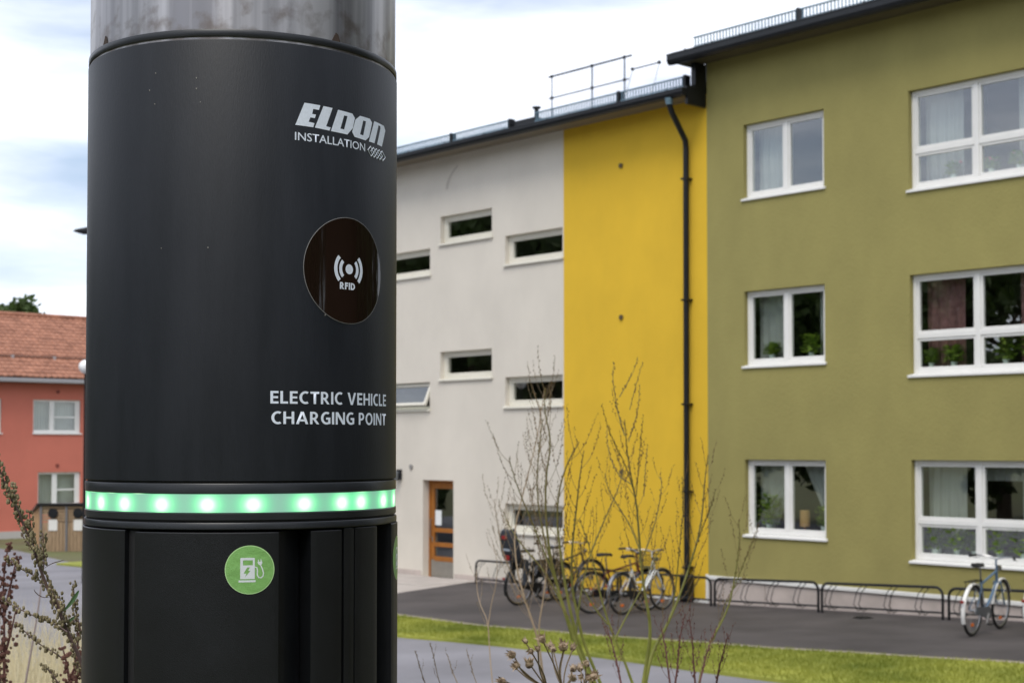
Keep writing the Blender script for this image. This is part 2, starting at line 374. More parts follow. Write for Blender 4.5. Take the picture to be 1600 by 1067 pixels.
# back and side walls, floors, inner partitions
MB().box(-20, 0, 9.7, 10, GZ, 8.7).build('rear_wall', M_['render_cream'], bc); MB().box(-20, -19.7, .3, 9.7, GZ, 8.7).build('side_wall', M_['render_cream'], bc)
MB().box(0.01, 16, 9.7, 10, GZ, 9.2).build('rear_wall', M_['render_green'], bgn); MB().box(15.7, 16, .29, 9.7, GZ, 9.2).build('side_wall', M_['render_green'], bgn)
sw = MB().add([(x, y, z) for x in (-.30, -.004) for y, z in ((.30, GZ), (9.7, GZ), (9.7, 9.45), (5.0, 10.75), (.30, 9.5))], [(0, 1, 2, 3, 4), (9, 8, 7, 6, 5), (0, 5, 6, 1), (1, 6, 7, 2), (2, 7, 8, 3), (3, 8, 9, 4), (4, 9, 5, 0)]); sw.build('side_wall', M_['black'], bgn)
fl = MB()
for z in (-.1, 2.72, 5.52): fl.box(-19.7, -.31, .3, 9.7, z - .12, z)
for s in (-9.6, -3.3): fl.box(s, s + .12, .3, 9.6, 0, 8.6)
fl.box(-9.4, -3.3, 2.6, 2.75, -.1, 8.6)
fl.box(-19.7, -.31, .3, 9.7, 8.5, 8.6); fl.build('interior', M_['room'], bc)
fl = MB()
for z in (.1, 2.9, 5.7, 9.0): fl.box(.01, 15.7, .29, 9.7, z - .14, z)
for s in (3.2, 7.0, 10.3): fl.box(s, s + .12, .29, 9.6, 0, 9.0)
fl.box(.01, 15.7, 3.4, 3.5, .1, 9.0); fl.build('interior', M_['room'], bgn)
for h in small + big + far:
    wide = h[1] - h[0] > 2
    sash_window(bgn, *h, M_['frame'], transom=(h[2] + .625 if wide else None))
    # inner window board
for h in stair:
    if h == stair[5]: continue
    sash_window(bc, *h, M_['cframe'], mull=False, inset=.10, jamb=.075)
# the open, top-hung stair window
h = stair[5]; m = MB(); y0, y1 = .1, .17; j = .05; zf = h[2] + .055
m.box(h[0], h[0] + j, y0, y1, zf, h[3]); m.box(h[1] - j, h[1], y0, y1, zf, h[3]); m.box(h[0] + j, h[1] - j, y0, y1, h[3] - j, h[3]); m.box(h[0] + j, h[1] - j, y0, y1, zf, zf + j)
fo = m.build('window', M_['cframe'], bc, label='stair window tilted open')
Mx = Matrix.Translation((0, .09, h[3] - .03)) @ Matrix.Rotation(R(-24), 4, 'X')
a, b, c, d = h[0] + .02, h[1] - .01, -.50, 0
m = MB(); q = .06
m.box(a, a + q, -.03, .03, c, d, .004); m.box(b - q, b, -.03, .03, c, d, .004); m.box(a + q, b - q, -.03, .03, d - q, d, .004); m.box(a + q, b - q, -.03, .03, c, c + q, .004)
m.xf(Mx).build('sash', M_['cframe'], fo); MB().box(a + q, b - q, -.003, .003, c + q, d - q).xf(Mx).build('pane', GL, fo)
MB().box(h[0] - .03, h[1] + .03, -.04, .12, h[2], h[2] + .045, .004).build('sill', M_['cframe'], fo)
# entrance door
dx0, dx1, dz0, dz1 = door; yy = .16; m = MB()
m.box(dx0, dx0 + .05, yy, yy + .09, dz0, dz1 - .05, .005); m.box(dx1 - .05, dx1, yy, yy + .09, dz0, dz1 - .05, .005); m.box(dx0, dx1, yy, yy + .09, dz1 - .05, dz1, .005)
fd = m.build('door', M_['wood'], bc, label='orange-brown wooden glazed entrance door')
a, b = dx0 + .055, dx1 - .055; m = MB(); y0, y1 = yy + .015, yy + .065
m.box(a, a + .11, y0, y1, .33, dz1 - .055, .005); m.box(b - .11, b, y0, y1, .33, dz1 - .055, .005)
for z0, z1 in ((1.81, dz1 - .055), (.90, .99), (.60, .69), (.30, .40)): m.box(a + .11, b - .11, y0, y1, z0, z1, .005)
m.build('leaf_frame', M_['wood'], fd)
MB().box(a, b, y0 + .004, y1 - .004, -.02, .325).build('kick_plate', mat('zinc_plate', (.30, .28, .25), .45, .4, .1, 5), fd)
for z0, z1 in ((.99, 1.81), (.69, .90), (.40, .60)): MB().box(a + .11, b - .11, yy + .035, yy + .042, z0, z1).build('pane', GLC, fd)
MB().tube([(a + .05, y0 - .0, .78), (a + .05, y0 - .06, .80), (a + .05, y0 - .06, 1.16), (a + .05, y0, 1.18)], .013, 8).build('handle', M_['chrome'], fd, True)
MB().box(a + .045, a + .075, y0 - .012, y0, .70, .80, .003).build('lock_plate', M_['chrome'], fd)
MB().box(a + .125, a + .33, yy + .031, yy + .033, 1.05, 1.36).build('paper_notice', mat('paper', (.75, .78, .78), .8), fd)
# wall lamp and small fittings
m = MB(); m.box(-8.66, -8.50, -.05, 0, 1.98, 2.2, .01); wl = m.build('wall_lamp', M_['black'], bc)
m = MB(); m.tube([(-8.58, -.03, 2.12), (-8.58, -.14, 2.12)], [.035, .05], 10); m.lathe([(.05, 1.96), (.075, 2.0), (.075, 2.12), (.06, 2.16), (.02, 2.18)], 14, -8.58, -.14); m.build('lamp_head', mat('grey_metal', (.2, .22, .24), .4, .6), wl, True)
def disc(s, z, r, m_, par, y=0.0, nm='wall_anchor'):
    MB().tube([(s, y, z), (s, y - .03, z)], r, 12).build(nm, m_, par)
dk = mat('anchor_dark', (.10, .07, .03), .7)
for z in (7.79, 5.03, 2.23): disc(-2.04, z, .045, dk, bc)
disc(-8.18, 2.26, .05, mat('anchor_grey', (.25, .24, .23), .7), bc)
# eaves of the lower roof (front is -y in this frame)
SL = .27
def roof(par, s0, s1, ye, ze, name='roof'):
    m = MB(); zb = ze; yr = 5.0; zr = zb + (yr - ye) * SL
    v = [(s0, ye, zb), (s1, ye, zb), (s1, yr, zr), (s0, yr, zr), (s0, 10.5, zr - (10.5 - yr) * SL), (s1, 10.5, zr - (10.5 - yr) * SL)]
    v += [(x, y, z - .06) for x, y, z in v]
    m.add(v, [(0, 1, 2, 3), (3, 2, 5, 4), (7, 6, 9, 8), (8, 9, 10, 11), (0, 6, 7, 1), (1, 7, 8, 2), (2, 8, 11, 5), (5, 11, 10, 4), (4, 10, 9, 3), (3, 9, 6, 0)])
    s = s0 + .3
    while s < s1: m.box(s, s + .025, ye + .02, ye + .03, zb - .001, zb + .03); s += .6
    return m.build(name, mat('roof_sheet', (.03, .032, .036), .5, .3, .2, 1), par)
roof(bc, -20, -.01, -.52, 8.80)
roof(bgn, -.38, 16.3, -.52, 9.43)
def eave(par, s0, s1, zb, zt, yf=-.5, wallmat=None):
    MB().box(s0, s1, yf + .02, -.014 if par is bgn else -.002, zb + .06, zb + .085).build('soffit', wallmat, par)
    MB().box(s0, s1, yf + .0, yf + .018, zb + .02, zt).build('fascia', M_['black'], par)
    m = MB(); P = [(yf - .002, zt - .01), (yf - .002, zb + .05), (yf - .03, zb + .01), (yf - .075, zb), (yf - .12, zb + .03), (yf - .135, zb + .08), (yf - .135, zt - .03)]
    Q = [(y + .006 if y > yf - .07 else y + .006, z + .008) for y, z in P]
    L_ = P + P[::-1]; v = []
    for s in (s0, s1): v += [(s, y, z) for y, z in P]
    n = len(P); m.add(v, [(i, i + 1, n + i + 1, n + i) for i in range(n - 1)])
    m.add([(s0, y, z) for y, z in P], [tuple(range(n))]); m.add([(s1, y, z) for y, z in P], [tuple(range(n - 1, -1, -1))])
    m.tube([(s0, yf - .135, zt - .025), (s1, yf - .135, zt - .025)], .011, 6)
    m.build('gutter', M_['black'], par)
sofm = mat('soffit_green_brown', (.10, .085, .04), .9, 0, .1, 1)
eave(bc, -20, -.012, 8.62, 8.78, wallmat=mat('soffit_cream_shaded', (.22, .19, .14), .9, 0, .1, 1))  # shade under the eaves is put into this darkened cream
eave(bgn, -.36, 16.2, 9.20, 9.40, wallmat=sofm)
MB().box(-.06, -.008, -.50, -.02, 8.50, 8.80).build('eave_end', M_['black'], bgn)
MB().box(-.10, -.006, -.30, -.02, 8.80, 9.24).build('step_cladding', M_['black'], bgn)
# downpipe
m = MB(); P = [(-.36, -.57, 8.63), (-.36, -.56, 8.52), (-.37, -.48, 8.40), (-.385, -.22, 8.10), (-.39, -.12, 7.98), (-.395, -.10, 7.85), (-.41, -.10, .28), (-.41, -.12, .14), (-.41, -.22, .06)]
m.tube(P, .052, 12); dp = m.build('downpipe', M_['black'], bc, True)
for z in (7.3, 5.2, 3.4, 1.9, .6): MB().box(-.47, -.335, -.165, -.0, z, z + .035, .004).build('pipe_bracket', M_['black'], dp)
MB().tube([(-.36, -.57, 8.53), (-.36, -.57, 8.64)], [.055, .075], 12).build('pipe_outlet', M_['guard'], dp, True)
MB().box(-.50, -.32, -.2, -.01, .02, .5, .01).build('pipe_shoe', M_['black'], dp)
# snow guards: lattice rails over the gutter
def guard(par, s0, s1, zb, zt, y=-.32):
    L = 2.25; s = s0
    while s < s1:
        e = min(s + L - .08, s1); m = MB()
        for z in (zb, zt): m.tube([(s, y, z), (e, y, z)], .016, 5)
        m.tube([(s, y, zb + .03), (e, y, zb + .03)], .008, 4)
        q = s + .03
        while q < e: m.box(q, q + .020, y - .006, y + .006, zb, zt); q += .068
        m.build('snow_guard', M_['guard'], par)
        MB().box(e + .0, e + .05, y - .02, y + .12, zb - .12, zt + .03).build('guard_bracket', M_['black'], par); s += L
guard(bc, -13.2, -4.75, 8.86, 9.01); guard(bc, -4.0, -.25, 8.86, 9.03); guard(bgn, -.02, 15, 9.48, 9.66)
MB().tube([(-4.30, 0.0, 8.8), (-4.30, 0.0, 9.22)], .045, 10).build('vent_pipe', M_['black'], bc, True)
MB().tube([(-4.30, 0.0, 9.22), (-4.30, 0, 9.25)], .085, 10).build('vent_cap', M_['black'], bc)
MB().box(-4.62, -4.05, -.28, .12, 8.86, 8.98).build('roof_hatch_kerb', M_['black'], bc)
gy = mat('zinc_rail', (.30, .32, .36), .4, .6)
m = MB()
for s in (-7.02, -5.77, -4.81): m.tube([(s, 3, 9.72), (s, 3, 10.88)], .024 if s > -7 else .018, 6)
m.tube([(-7.12, 3, 10.85), (-4.6, 3, 10.85)], .024, 6); m.tube([(-7.12, 3, 10.37), (-4.65, 3, 10.37)], .016, 6)
m.build('roof_railing', gy, bc)
m = MB()
for s in (-3.64, -2.92): m.tube([(s, 2, 10.2), (s + .08, 1.6, 9.3)], .016, 6)
m.tube([(-3.66, 2, 10.2), (-2.88, 2, 10.2)], .016, 6); m.build('roof_ladder_frame', gy, bc)
for (s, y, z) in ((-7.02, 3, 10.85), (-5.77, 3, 10.85), (-4.81, 3, 10.85), (-5.77, 3, 10.37), (-4.81, 3, 10.37), (-7.02, 3, 10.37), (-3.64, 2, 10.2), (-2.92, 2, 10.2)):
    MB().blob((s, y, z), .042, .042, .042, 6, 4).build('rail_coupling', M_['black'], bc)
# scuff mark on the cream wall
m = MB(); v = []
for i in range(9): t = i / 8; v.append((-7.05 + .35 * t * t, -.003, 8.0 + .45 * t)); v.append((-6.98 + .35 * t * t - .0, -.003, 8.0 + .45 * t))
m.add(v, [(2 * i, 2 * i + 1, 2 * i + 3, 2 * i + 2) for i in range(8)]); m.build('scuff_mark', mat('scuff', (.50, .45, .39), .9), bc)

# ------------------------------------------------------------------ curtains and window plants (behind the glass)
ROWN = {0: 'top-floor', 1: 'middle-floor', 2: 'ground-floor'}
def curtain(s0, s1, z0, z1, y, m_, label, shape=None, wave=.03, n=40):
    m = MB(); v = []; rows = 8
    for j in range(rows + 1):
        t = j / rows
        for i in range(n + 1):
            u = i / n; a, b = s0, s1
            if shape: a, b = shape(t, s0, s1)
            s = a + (b - a) * u
            v.append((s, y + wave * math.sin(u * (s1 - s0) * 42 + math.sin(t * 3)) * (.4 + .6 * (1 - t)), z0 + (z1 - z0) * t))
    m.add(v, [(j * (n + 1) + i, j * (n + 1) + i + 1, (j + 1) * (n + 1) + i + 1, (j + 1) * (n + 1) + i) for j in range(rows) for i in range(n)])
    e = empty('curtain', O, RZ, label, 'curtain', 'curtains behind the windows')
    m.build('fabric', m_, e, True); MB().tube([(s0 - .02, y, z1 + .01), (s1 + .02, y, z1 + .01)], .01, 6).build('curtain_rod', M_['frame'], e)
cy_ = .34
for k, (s0, s1, z0, z1) in enumerate(small):
    rn = ROWN[k]
    if k == 0: curtain(s0 + .06, s0 + .55, z0 + .05, z1, cy_, M_['curtain'], f'white net curtain at the left of the {rn} two-pane window')
    if k == 1:
        curtain(s0 + .05, s0 + .62, z0 + .05, z1, cy_, M_['curtain'], f'grey-white curtain in the left half of the {rn} two-pane window')
        curtain(s1 - .35, s1 - .02, z0 + .05, z1, cy_, M_['curtain'], f'narrow pale curtain at the right edge of the {rn} two-pane window')
    if k == 2:
        curtain(s0 + .05, s0 + .80, z0 + .1, z1, cy_, M_['curtain'], f'net curtain gathered left in the {rn} two-pane window', lambda t, a, b: (a, a + (b - a) * (.35 + .65 * t ** .7)))
        curtain(s1 - .72, s1 - .04, z0 + .1, z1, cy_, M_['curtain'], f'net curtain drawn to the right in the {rn} two-pane window', lambda t, a, b: (b - (b - a) * (.15 + .85 * t), b))
for k, (s0, s1, z0, z1) in enumerate(big):
    rn = ROWN[k]; cm = M_['curtainp'] if k == 1 else M_['curtain']; nm = 'rose patterned' if k == 1 else 'white'
    curtain(s0 + .08, s0 + .72, z0 + .05, z1, cy_, cm, f'{nm} curtain in the left half of the {rn} four-pane window')
    curtain(s1 - .55, s1 - .05, z0 + .05, z1, cy_, cm, f'{nm} curtain at the right edge of the {rn} four-pane window')
curtain(big[2][0] + .8, big[2][0] + 1.75, big[2][2] + 1.25, big[2][3], cy_ + .05, M_['curtain'], 'short white valance looped across the top of the ground-floor four-pane window', None)
MB_leaf = {}
def window_plant(s, z, h, rr, label, potr=.055, flower=None, lm=None, seed=1):
    rr_ = random.Random(seed); e = empty('potted_plant', fw(s, -.22, z), RZ, label, 'potted plant', 'plants on the window sills')
    m = MB(); m.lathe([(potr * .75, 0), (potr, .10), (potr * 1.06, .10), (potr * 1.06, .12), (potr * .9, .12), (potr * .85, .10)], 14); m.build('pot', M_['pot'], e, True)
    m = MB()
    for i in range(170):
        a = rr_.uniform(0, 6.28); q = rr_.random() ** .6 * rr; c = Vector((math.cos(a) * q, math.sin(a) * q * .6, .12 + rr_.random() * h))
        L = rr_.uniform(.06, .13); dr = Vector((math.cos(a), math.sin(a) * .7, rr_.uniform(-.3, .9))).normalized(); sd_ = dr.cross(Vector((0, 0, 1))).normalized() * L * .33
        m.add([c - dr * L / 2, c + sd_, c + dr * L / 2, c - sd_ + Vector((0, 0, .01))], [(0, 1, 2), (0, 2, 3)])
    for i in range(7):
        a = rr_.uniform(0, 6.28); m.tube([(0, 0, .08), (math.cos(a) * rr * .3, math.sin(a) * rr * .2, .12 + h * .4), (math.cos(a) * rr * .6, math.sin(a) * rr * .3, .12 + h * .8)], .004, 4)
    m.build('foliage', lm or M_['leaf'], e)
    if flower:
        m = MB()
        for i in range(9):
            a = rr_.uniform(0, 6.28); q = rr_.random() * rr; m.blob((math.cos(a) * q, math.sin(a) * q * .6, .12 + h * rr_.uniform(.8, 1.15)), .03, .03, .025, 6, 4, .4)
        m.build('flowers', flower, e)
pink = mat('pink_petals', (.75, .22, .25), .7)
G = big[2]
window_plant(G[0] + .28, G[2] + .10, .42, .22, 'bushy plant in a pale green pot at the left of the ground-floor four-pane window', .075, seed=2)
window_plant(G[0] + .62, G[2] + .10, .30, .22, 'low bright plant beside the left pot in the ground-floor four-pane window', .05, seed=3)
window_plant(G[0] + .92, G[2] + .10, .26, .16, 'small plant in the left lower pane next to the mullion, ground-floor four-pane window', .05, seed=4)
window_plant(G[0] + 1.32, G[2] + .10, .34, .22, 'leafy plant just right of the mullion in the ground-floor four-pane window', .055, seed=5)
window_plant(G[0] + 1.72, G[2] + .10, .42, .26, 'large green plant in a white pot at the right of the ground-floor four-pane window', .08, seed=6)
G = big[1]
window_plant(G[0] + .22, G[2] + .10, .22, .12, 'yellow-green plant low in the left corner of the middle-floor four-pane window', .045, seed=7)
window_plant(G[0] + .60, G[2] + .10, .24, .18, 'green plant in the left lower pane of the middle-floor four-pane window', .05, seed=8)
window_plant(G[0] + 1.45, G[2] + .10, .30, .18, 'dark plant in the right lower pane of the middle-floor four-pane window', .05, seed=9)
window_plant(G[0] + 1.85, G[2] + .10, .36, .2, 'green plant at the right edge of the middle-floor four-pane window', .05, seed=10)
G = big[0]
window_plant(G[0] + .62, G[2] + .10, .16, .12, 'pink flowering plant in the left lower pane of the top-floor four-pane window', .05, pink, seed=11)
window_plant(G[0] + 1.25, G[2] + .10, .15, .12, 'pink flowering plant just right of the mullion in the top-floor four-pane window', .05, pink, seed=12)
window_plant(G[0] + 1.70, G[2] + .10, .18, .15, 'pink flowering plant at the right of the top-floor four-pane window', .05, pink, seed=13)
G = small[2]
window_plant(G[0] + .33, G[2] + .10, .50, .24, 'tall leafy plant in the left pane of the ground-floor two-pane window', .06, seed=14)
window_plant(G[0] + 1.42, G[2] + .10, .32, .15, 'dark green plant in the right pane of the ground-floor two-pane window', .05, seed=15)
G = small[1]
window_plant(G[0] + .40, G[2] + .10, .20, .16, 'small plant in the left pane of the middle-floor two-pane window', .05, seed=16)
window_plant(G[0] + 1.2, G[2] + .10, .30, .2, 'spreading plant in the right pane of the middle-floor two-pane window', .05, seed=17)
tl = empty('table_lamp', fw(small[2][0] + 1.03, -.24, small[2][2] + .10), RZ, 'small lamp with tan cylindrical shade in the ground-floor two-pane window', 'lamp')
MB().lathe([(.075, .10), (.08, .105), (.08, .36), (.075, .365)], 18).build('lamp_shade', M_['rice'], tl, True)
MB().lathe([(.06, 0), (.06, .012), (.012, .02), (.012, .10)], 12).build('base', M_['wood'], tl, True)

# ------------------------------------------------------------------ bicycle racks
def rack(s0, s1, label):
    p = fw(s0, .42); z0 = hgt(p.x, p.y) + .03; p1 = fw(s1, .42); z1 = hgt(p1.x, p1.y) + .03
    e = empty('bicycle_rack', (p.x, p.y, z0), RZ, label, 'bicycle rack', 'bicycle racks along the wall')
    L = s1 - s0; dz = z1 - z0; H = .46; r = .12
    zz = lambda s: dz * s / L
    m = MB(); P = [(0, 0, 0), (0, 0, H - r)]
    for i in range(1, 6): a = math.pi / 2 * i / 5; P.append((r - r * math.cos(a), 0, H - r + r * math.sin(a)))
    for i in range(0, 6): a = math.pi / 2 * i / 5; P.append((L - r + r * math.sin(a), 0, H - r + r * math.cos(a) + dz))
    P.append((L, 0, dz)); m.tube(P, .021, 8); m.build('top_frame', M_['black'], e, True)
    MB().tube([(0, 0, .10), (L, 0, .10 + dz)], .016, 6).build('lower_rail', M_['black'], e)
    k = int(L / .5); 
    for i in range(k):
        s = (i + .5) * L / k; w_ = .045; m = MB()
        for q in (-w_, w_): m.tube([(s + q, 0, H - .0 + zz(s)), (s + q, -.16, H - .1 + zz(s)), (s + q, -.24, .18 + zz(s)), (s + q, -.12, .07 + zz(s)), (s + q, 0, .10 + zz(s))], .007, 5)
        m.build('wheel_holder', M_['black'], e)
rack(-5.6, -3.95, 'leftmost bicycle rack, beside the wooden entrance door')
rack(-3.84, -1.75, 'bicycle rack behind the bicycle with the child seat')
rack(-1.68, .40, 'bicycle rack in front of the yellow wall and downpipe')
rack(.48, 2.57, 'empty bicycle rack below the small green-wall windows')
rack(2.64, 4.76, 'empty bicycle rack left of the blue-grey bicycle')
rack(4.86, 6.96, 'bicycle rack holding the blue-grey bicycle')

# ------------------------------------------------------------------ bicycles (x forward, origin under the rear hub)
def bicycle(px, py, zc, head, label, fm, fend=None, seat=False, basket=False, tilt=3, low=False, rack_=True, sad=.95, steer=0, bags=False):
    gx, gy = gpt(px, py); P = Vector((gx, gy, hgt(gx, gy) + .03))
    e = empty('bicycle', P, math.atan2(-NF.y, -NF.x) + R(head), label, 'bicycle', 'bicycles parked at the racks'); e.rotation_euler = (R(tilt), 0, math.atan2(-NF.y, -NF.x) + R(head))
    e.scale = (.96, .96, .96)
    WB, WR = 1.06, .345; rh = (0, 0, WR); fh = (WB, 0, WR); bb = (.44, 0, .28); st = (.27, 0, .74); hb = (.885, 0, .66); ht = (.85, 0, .82)
    fend = fend or M_['chrome']
    m = MB(); m.tube([bb, st], .017, 8)
    if low: m.tube([hb, (.62, 0, .42), bb], .036, 8); m.tube([ht, (.64, 0, .5), (.38, 0, .50)], .016, 8)
    else: m.tube([hb, bb], .021, 8); m.tube([ht, (st[0] + .02, 0, st[2] - .06)], .016, 8)
    m.tube([ht, hb], .022, 8)
    for q in (-.055, .055):
        m.tube([(0, q, WR), (bb[0], q * .5, bb[2])], .010, 6); m.tube([(0, q, WR), (st[0], q * .35, st[2] - .05)], .008, 6)
    m.build('frame', fm, e, True)
    m = MB(); m.tube([(.905, 0, .62), hb, (.835, 0, .92), (.83, 0, .98)], .014, 6)
    for q in (-.055, .055): m.tube([(.90, q * .9, .66), (.925, q, .58), (WB, q, WR)], .012, 6)
    m.tube([(.90, -.055, .665), (.90, .055, .665)], .014, 6); m.build('fork', fm, e, True)
    m = MB(); m.tube([(.70, -.30, 1.02), (.80, -.25, 1.03), (.86, -.12, 1.02), (.85, 0, .99), (.86, .12, 1.02), (.80, .25, 1.03), (.70, .30, 1.02)], .012, 6); hbx = m.build('handlebar', M_['chrome'], e, True)
    for q in (-1, 1):
        MB().tube([(.66, q * .315, 1.018), (.78, q * .265, 1.028)], .018, 8).build('grip', M_['rubber'], hbx, True)
        MB().tube([(.82, q * .23, 1.02), (.86, q * .24, 1.0), (.80, q * .30, .985)], .006, 5).build('brake_lever', M_['chrome'], hbx)
    for c in (rh, fh):
        n = 36; m = MB(); m.tube([(c[0] + WR * .955 * math.cos(2 * math.pi * i / n), 0, c[2] + WR * .955 * math.sin(2 * math.pi * i / n)) for i in range(n)], .019, 8, True); wh = m.build('wheel', M_['rubber'], e, True)
        m = MB(); m.tube([(c[0] + WR * .885 * math.cos(2 * math.pi * i / n), 0, c[2] + WR * .885 * math.sin(2 * math.pi * i / n)) for i in range(n)], .012, 6, True); m.build('rim', M_['chrome'], wh, True)
        m = MB()
        for i in range(28):
            a_ = 2 * math.pi * i / 28; b_ = a_ + (.5 if i % 2 else -.5); q = .03 if i % 4 < 2 else -.03
            m.tube([(c[0] + .022 * math.cos(b_), q, c[2] + .022 * math.sin(b_)), (c[0] + WR * .87 * math.cos(a_), 0, c[2] + WR * .87 * math.sin(a_))], .0016, 3)
        m.build('spokes', M_['chrome'], wh)
        MB().tube([(c[0], -.05, c[2]), (c[0], -.03, c[2]), (c[0], .03, c[2]), (c[0], .05, c[2])], [.012, .025, .025, .012], 8).build('hub', M_['chrome'], wh, True)
        MB().box(c[0] - .035, c[0] + .035, -.012, .012, c[2] - WR * .62, c[2] - WR * .5, .004).build('spoke_reflector', M_['orange'], wh)
        m = MB(); v = []; f = []; a0, a1 = (R(8), R(205)) if c is rh else (R(25), R(175)); k = 18; rr = WR + .022
        for i in range(k + 1):
            a_ = a0 + (a1 - a0) * i / k
            for q, dr in ((-.028, -.012), (-.015, .002), (.015, .002), (.028, -.012), (.026, -.015), (0, -.001), (-.026, -.015)): v.append((c[0] + (rr + dr) * math.cos(a_), q, c[2] + (rr + dr) * math.sin(a_)))
        for i in range(k):
            for j in range(7): l = (j + 1) % 7; f.append((i * 7 + j, i * 7 + l, i * 7 + 7 + l, i * 7 + 7 + j))
        m.add(v, f); mg = m.build('mudguard', fend, e, True)
        m = MB()
        for q in (-.05, .05): m.tube([(c[0], q, c[2]), (c[0] + (rr) * math.cos(a1 - .25), q * .5, c[2] + rr * math.sin(a1 - .25))], .003, 4)
        m.build('stay', M_['chrome'], mg)
    m = MB(); m.tube([(.27 - .0, 0, .72), (.235, 0, sad - .05)], .013, 8); m.build('seat_post', M_['chrome'], e)
    m = MB(); v = []
    for x, w_, z_ in ((.08, .05, 0), (.10, .085, .012), (.16, .09, .015), (.24, .05, .008), (.32, .025, .004), (.36, .012, -.008)):
        for q, dz in ((-1, -.03), (-.9, 0), (0, .014), (.9, 0), (1, -.03), (0, -.035)): v.append((x, w_ * q, sad + z_ + dz))
    f = [tuple(range(6)), tuple(range(35, 29, -1))]
    for i in range(5):
        for j in range(6): l = (j + 1) % 6; f.append((i * 6 + j, i * 6 + l, i * 6 + 6 + l, i * 6 + 6 + j))
    m.add(v, f).build('saddle', M_['rubber'], e, True)
    m = MB(); m.tube([(.44, -.045, .28), (.44, .045, .28)], .02, 8)
    m.tube([(.44, -.06, .28), (.36, -.065, .14)], .009, 6); m.tube([(.44, .06, .28), (.52, .065, .42)], .009, 6)
    cr = m.build('crank', M_['chrome'], e)
    for x, y, z_ in ((.36, -.11, .14), (.52, .11, .42)): MB().box(x - .04, x + .04, y - .035, y + .035, z_ - .01, z_ + .01, .004).build('pedal', M_['rubber'], cr)
    m = MB(); cgp = [(-.05, .30), (-.03, .385), (.02, .40), (.38, .37), (.45, .38), (.51, .34), (.53, .28), (.51, .22), (.45, .18), (.38, .20), (.10, .29), (0, .28)]
    m.add([(x, y, z_) for y in (-.060, -.048) for x, z_ in cgp], [tuple(range(12)), tuple(range(23, 11, -1))] + [(i, 12 + i, 12 + (i + 1) % 12, (i + 1) % 12) for i in range(12)])
    m.build('chain_guard', M_['black'] if fend is not M_['frame'] else mat('chain_guard_grey', (.12, .13, .14), .4), e)
    if rack_:
        m = MB()
        for q in (-.05, .05): m.tube([(-.22, q, .74), (.22, q, .74)], .006, 5); m.tube([(-.16, q, .74), (0, q * 1.1, WR)], .005, 5)
        for x in (-.22, -.1, .02, .14, .22): m.tube([(x, -.05, .74), (x, .05, .74)], .005, 5)
        m.build('luggage_rack', M_['black'], e)
    MB().box(-.405, -.378, -.025, .025, .47, .51, .006).build('tail_light', M_['redp'], e)
    MB().lathe([(.028, 0), (.04, .03), (.04, .06), (.035, .065)], 12).xf(Matrix.Translation((.90, 0, .86)) @ Matrix.Rotation(R(90), 4, 'Y')).build('headlight', M_['chrome'], e, True)
    if seat:
        sg = mat('child_seat_grey', (.035, .04, .05), .45)
        m = MB(); v = []
        prof = [(.16, .80, .11), (.02, .78, .13), (-.10, .80, .14), (-.15, .88, .145), (-.19, 1.0, .15), (-.22, 1.10, .13), (-.235, 1.18, .12), (-.235, 1.24, .08)]
        for x, z_, w_ in prof: v += [(x + .10, -w_, z_ + .02), (x, -w_ * .75, z_), (x, w_ * .75, z_), (x + .10, w_, z_ + .02), (x - .03, w_ * .75, z_ - .02), (x - .03, -w_ * .75, z_ - .02)]
        f = [tuple(range(5, -1, -1)), tuple(range(42, 48))]
        for i in range(7):
            for j in range(6): l = (j + 1) % 6; f.append((i * 6 + j, i * 6 + l, i * 6 + 6 + l, i * 6 + 6 + j))
        m.add(v, f); SX = Matrix.Translation((-.09, 0, -.17)) @ Matrix.Scale(1.22, 4); m.xf(SX); cs = m.build('child_seat', sg, e, True, 'dark grey moulded child seat')
        for q in (-1, 1):
            m = MB(); m.box(.02, .10, q * .13 - .03, q * .13 + .03, .48, .80, .01); m.box(.02, .16, q * .13 - .04, q * .13 + .04, .44, .49, .01); m.xf(SX).build('leg_guard', sg, cs)
        MB().box(-.272, -.262, -.05, .05, 1.10, 1.15, .003).xf(SX).build('seat_reflector', M_['redp'], cs)
        MB().box(-.20, -.19, -.05, .05, .80, .87, .003).xf(SX).build('seat_reflector', M_['redp'], cs)
        MB().box(-.215, -.205, -.07, .07, .93, 1.07, .003).xf(SX).build('seat_pad', mat('pad_grey', (.30, .33, .37), .7), cs)
    if basket:
        m = MB()
        for z_, w_ in ((.74, .12), (.82, .135), (.90, .15), (.98, .165)): m.tube([(1.02 - w_, -w_, z_), (1.02 + w_, -w_, z_), (1.02 + w_, w_, z_), (1.02 - w_, w_, z_)], .006, 4, True)
        for i in range(24):
            a_ = 2 * math.pi * i / 24; x, y = math.cos(a_), math.sin(a_); q = 1 / max(abs(x), abs(y)); m.tube([(1.02 + x * q * .12, y * q * .12, .74), (1.02 + x * q * .165, y * q * .165, .98)], .004, 3)
        m.box(.90, 1.14, -.12, .12, .735, .745); m.build('basket', mat('wicker_olive', (.10, .09, .03), .8), e)
    if bags:
        for q in (-1, 1): MB().box(-.20, .14, q * .12 - .05, q * .12 + .05, .42, .74, .02).build('pannier', M_['rubber'], e)
    MB().tube([(.42, .05, .30), (.40, .13, .02)], .008, 6).build('kickstand', M_['chrome'], e)
    return e
bf = mat('black_frame', (.02, .02, .023), .3); wf = mat('white_frame_paint', (.75, .77, .76), .25); gf = mat('blue_grey_frame', (.10, .17, .26), .3)
rf_ = mat('dark_red_frame', (.10, .02, .015), .3)
bicycle(810, 948, -.05, 3, 'black city bicycle with a grey child seat and red reflectors, nearest the entrance door', bf, M_['black'], seat=True)
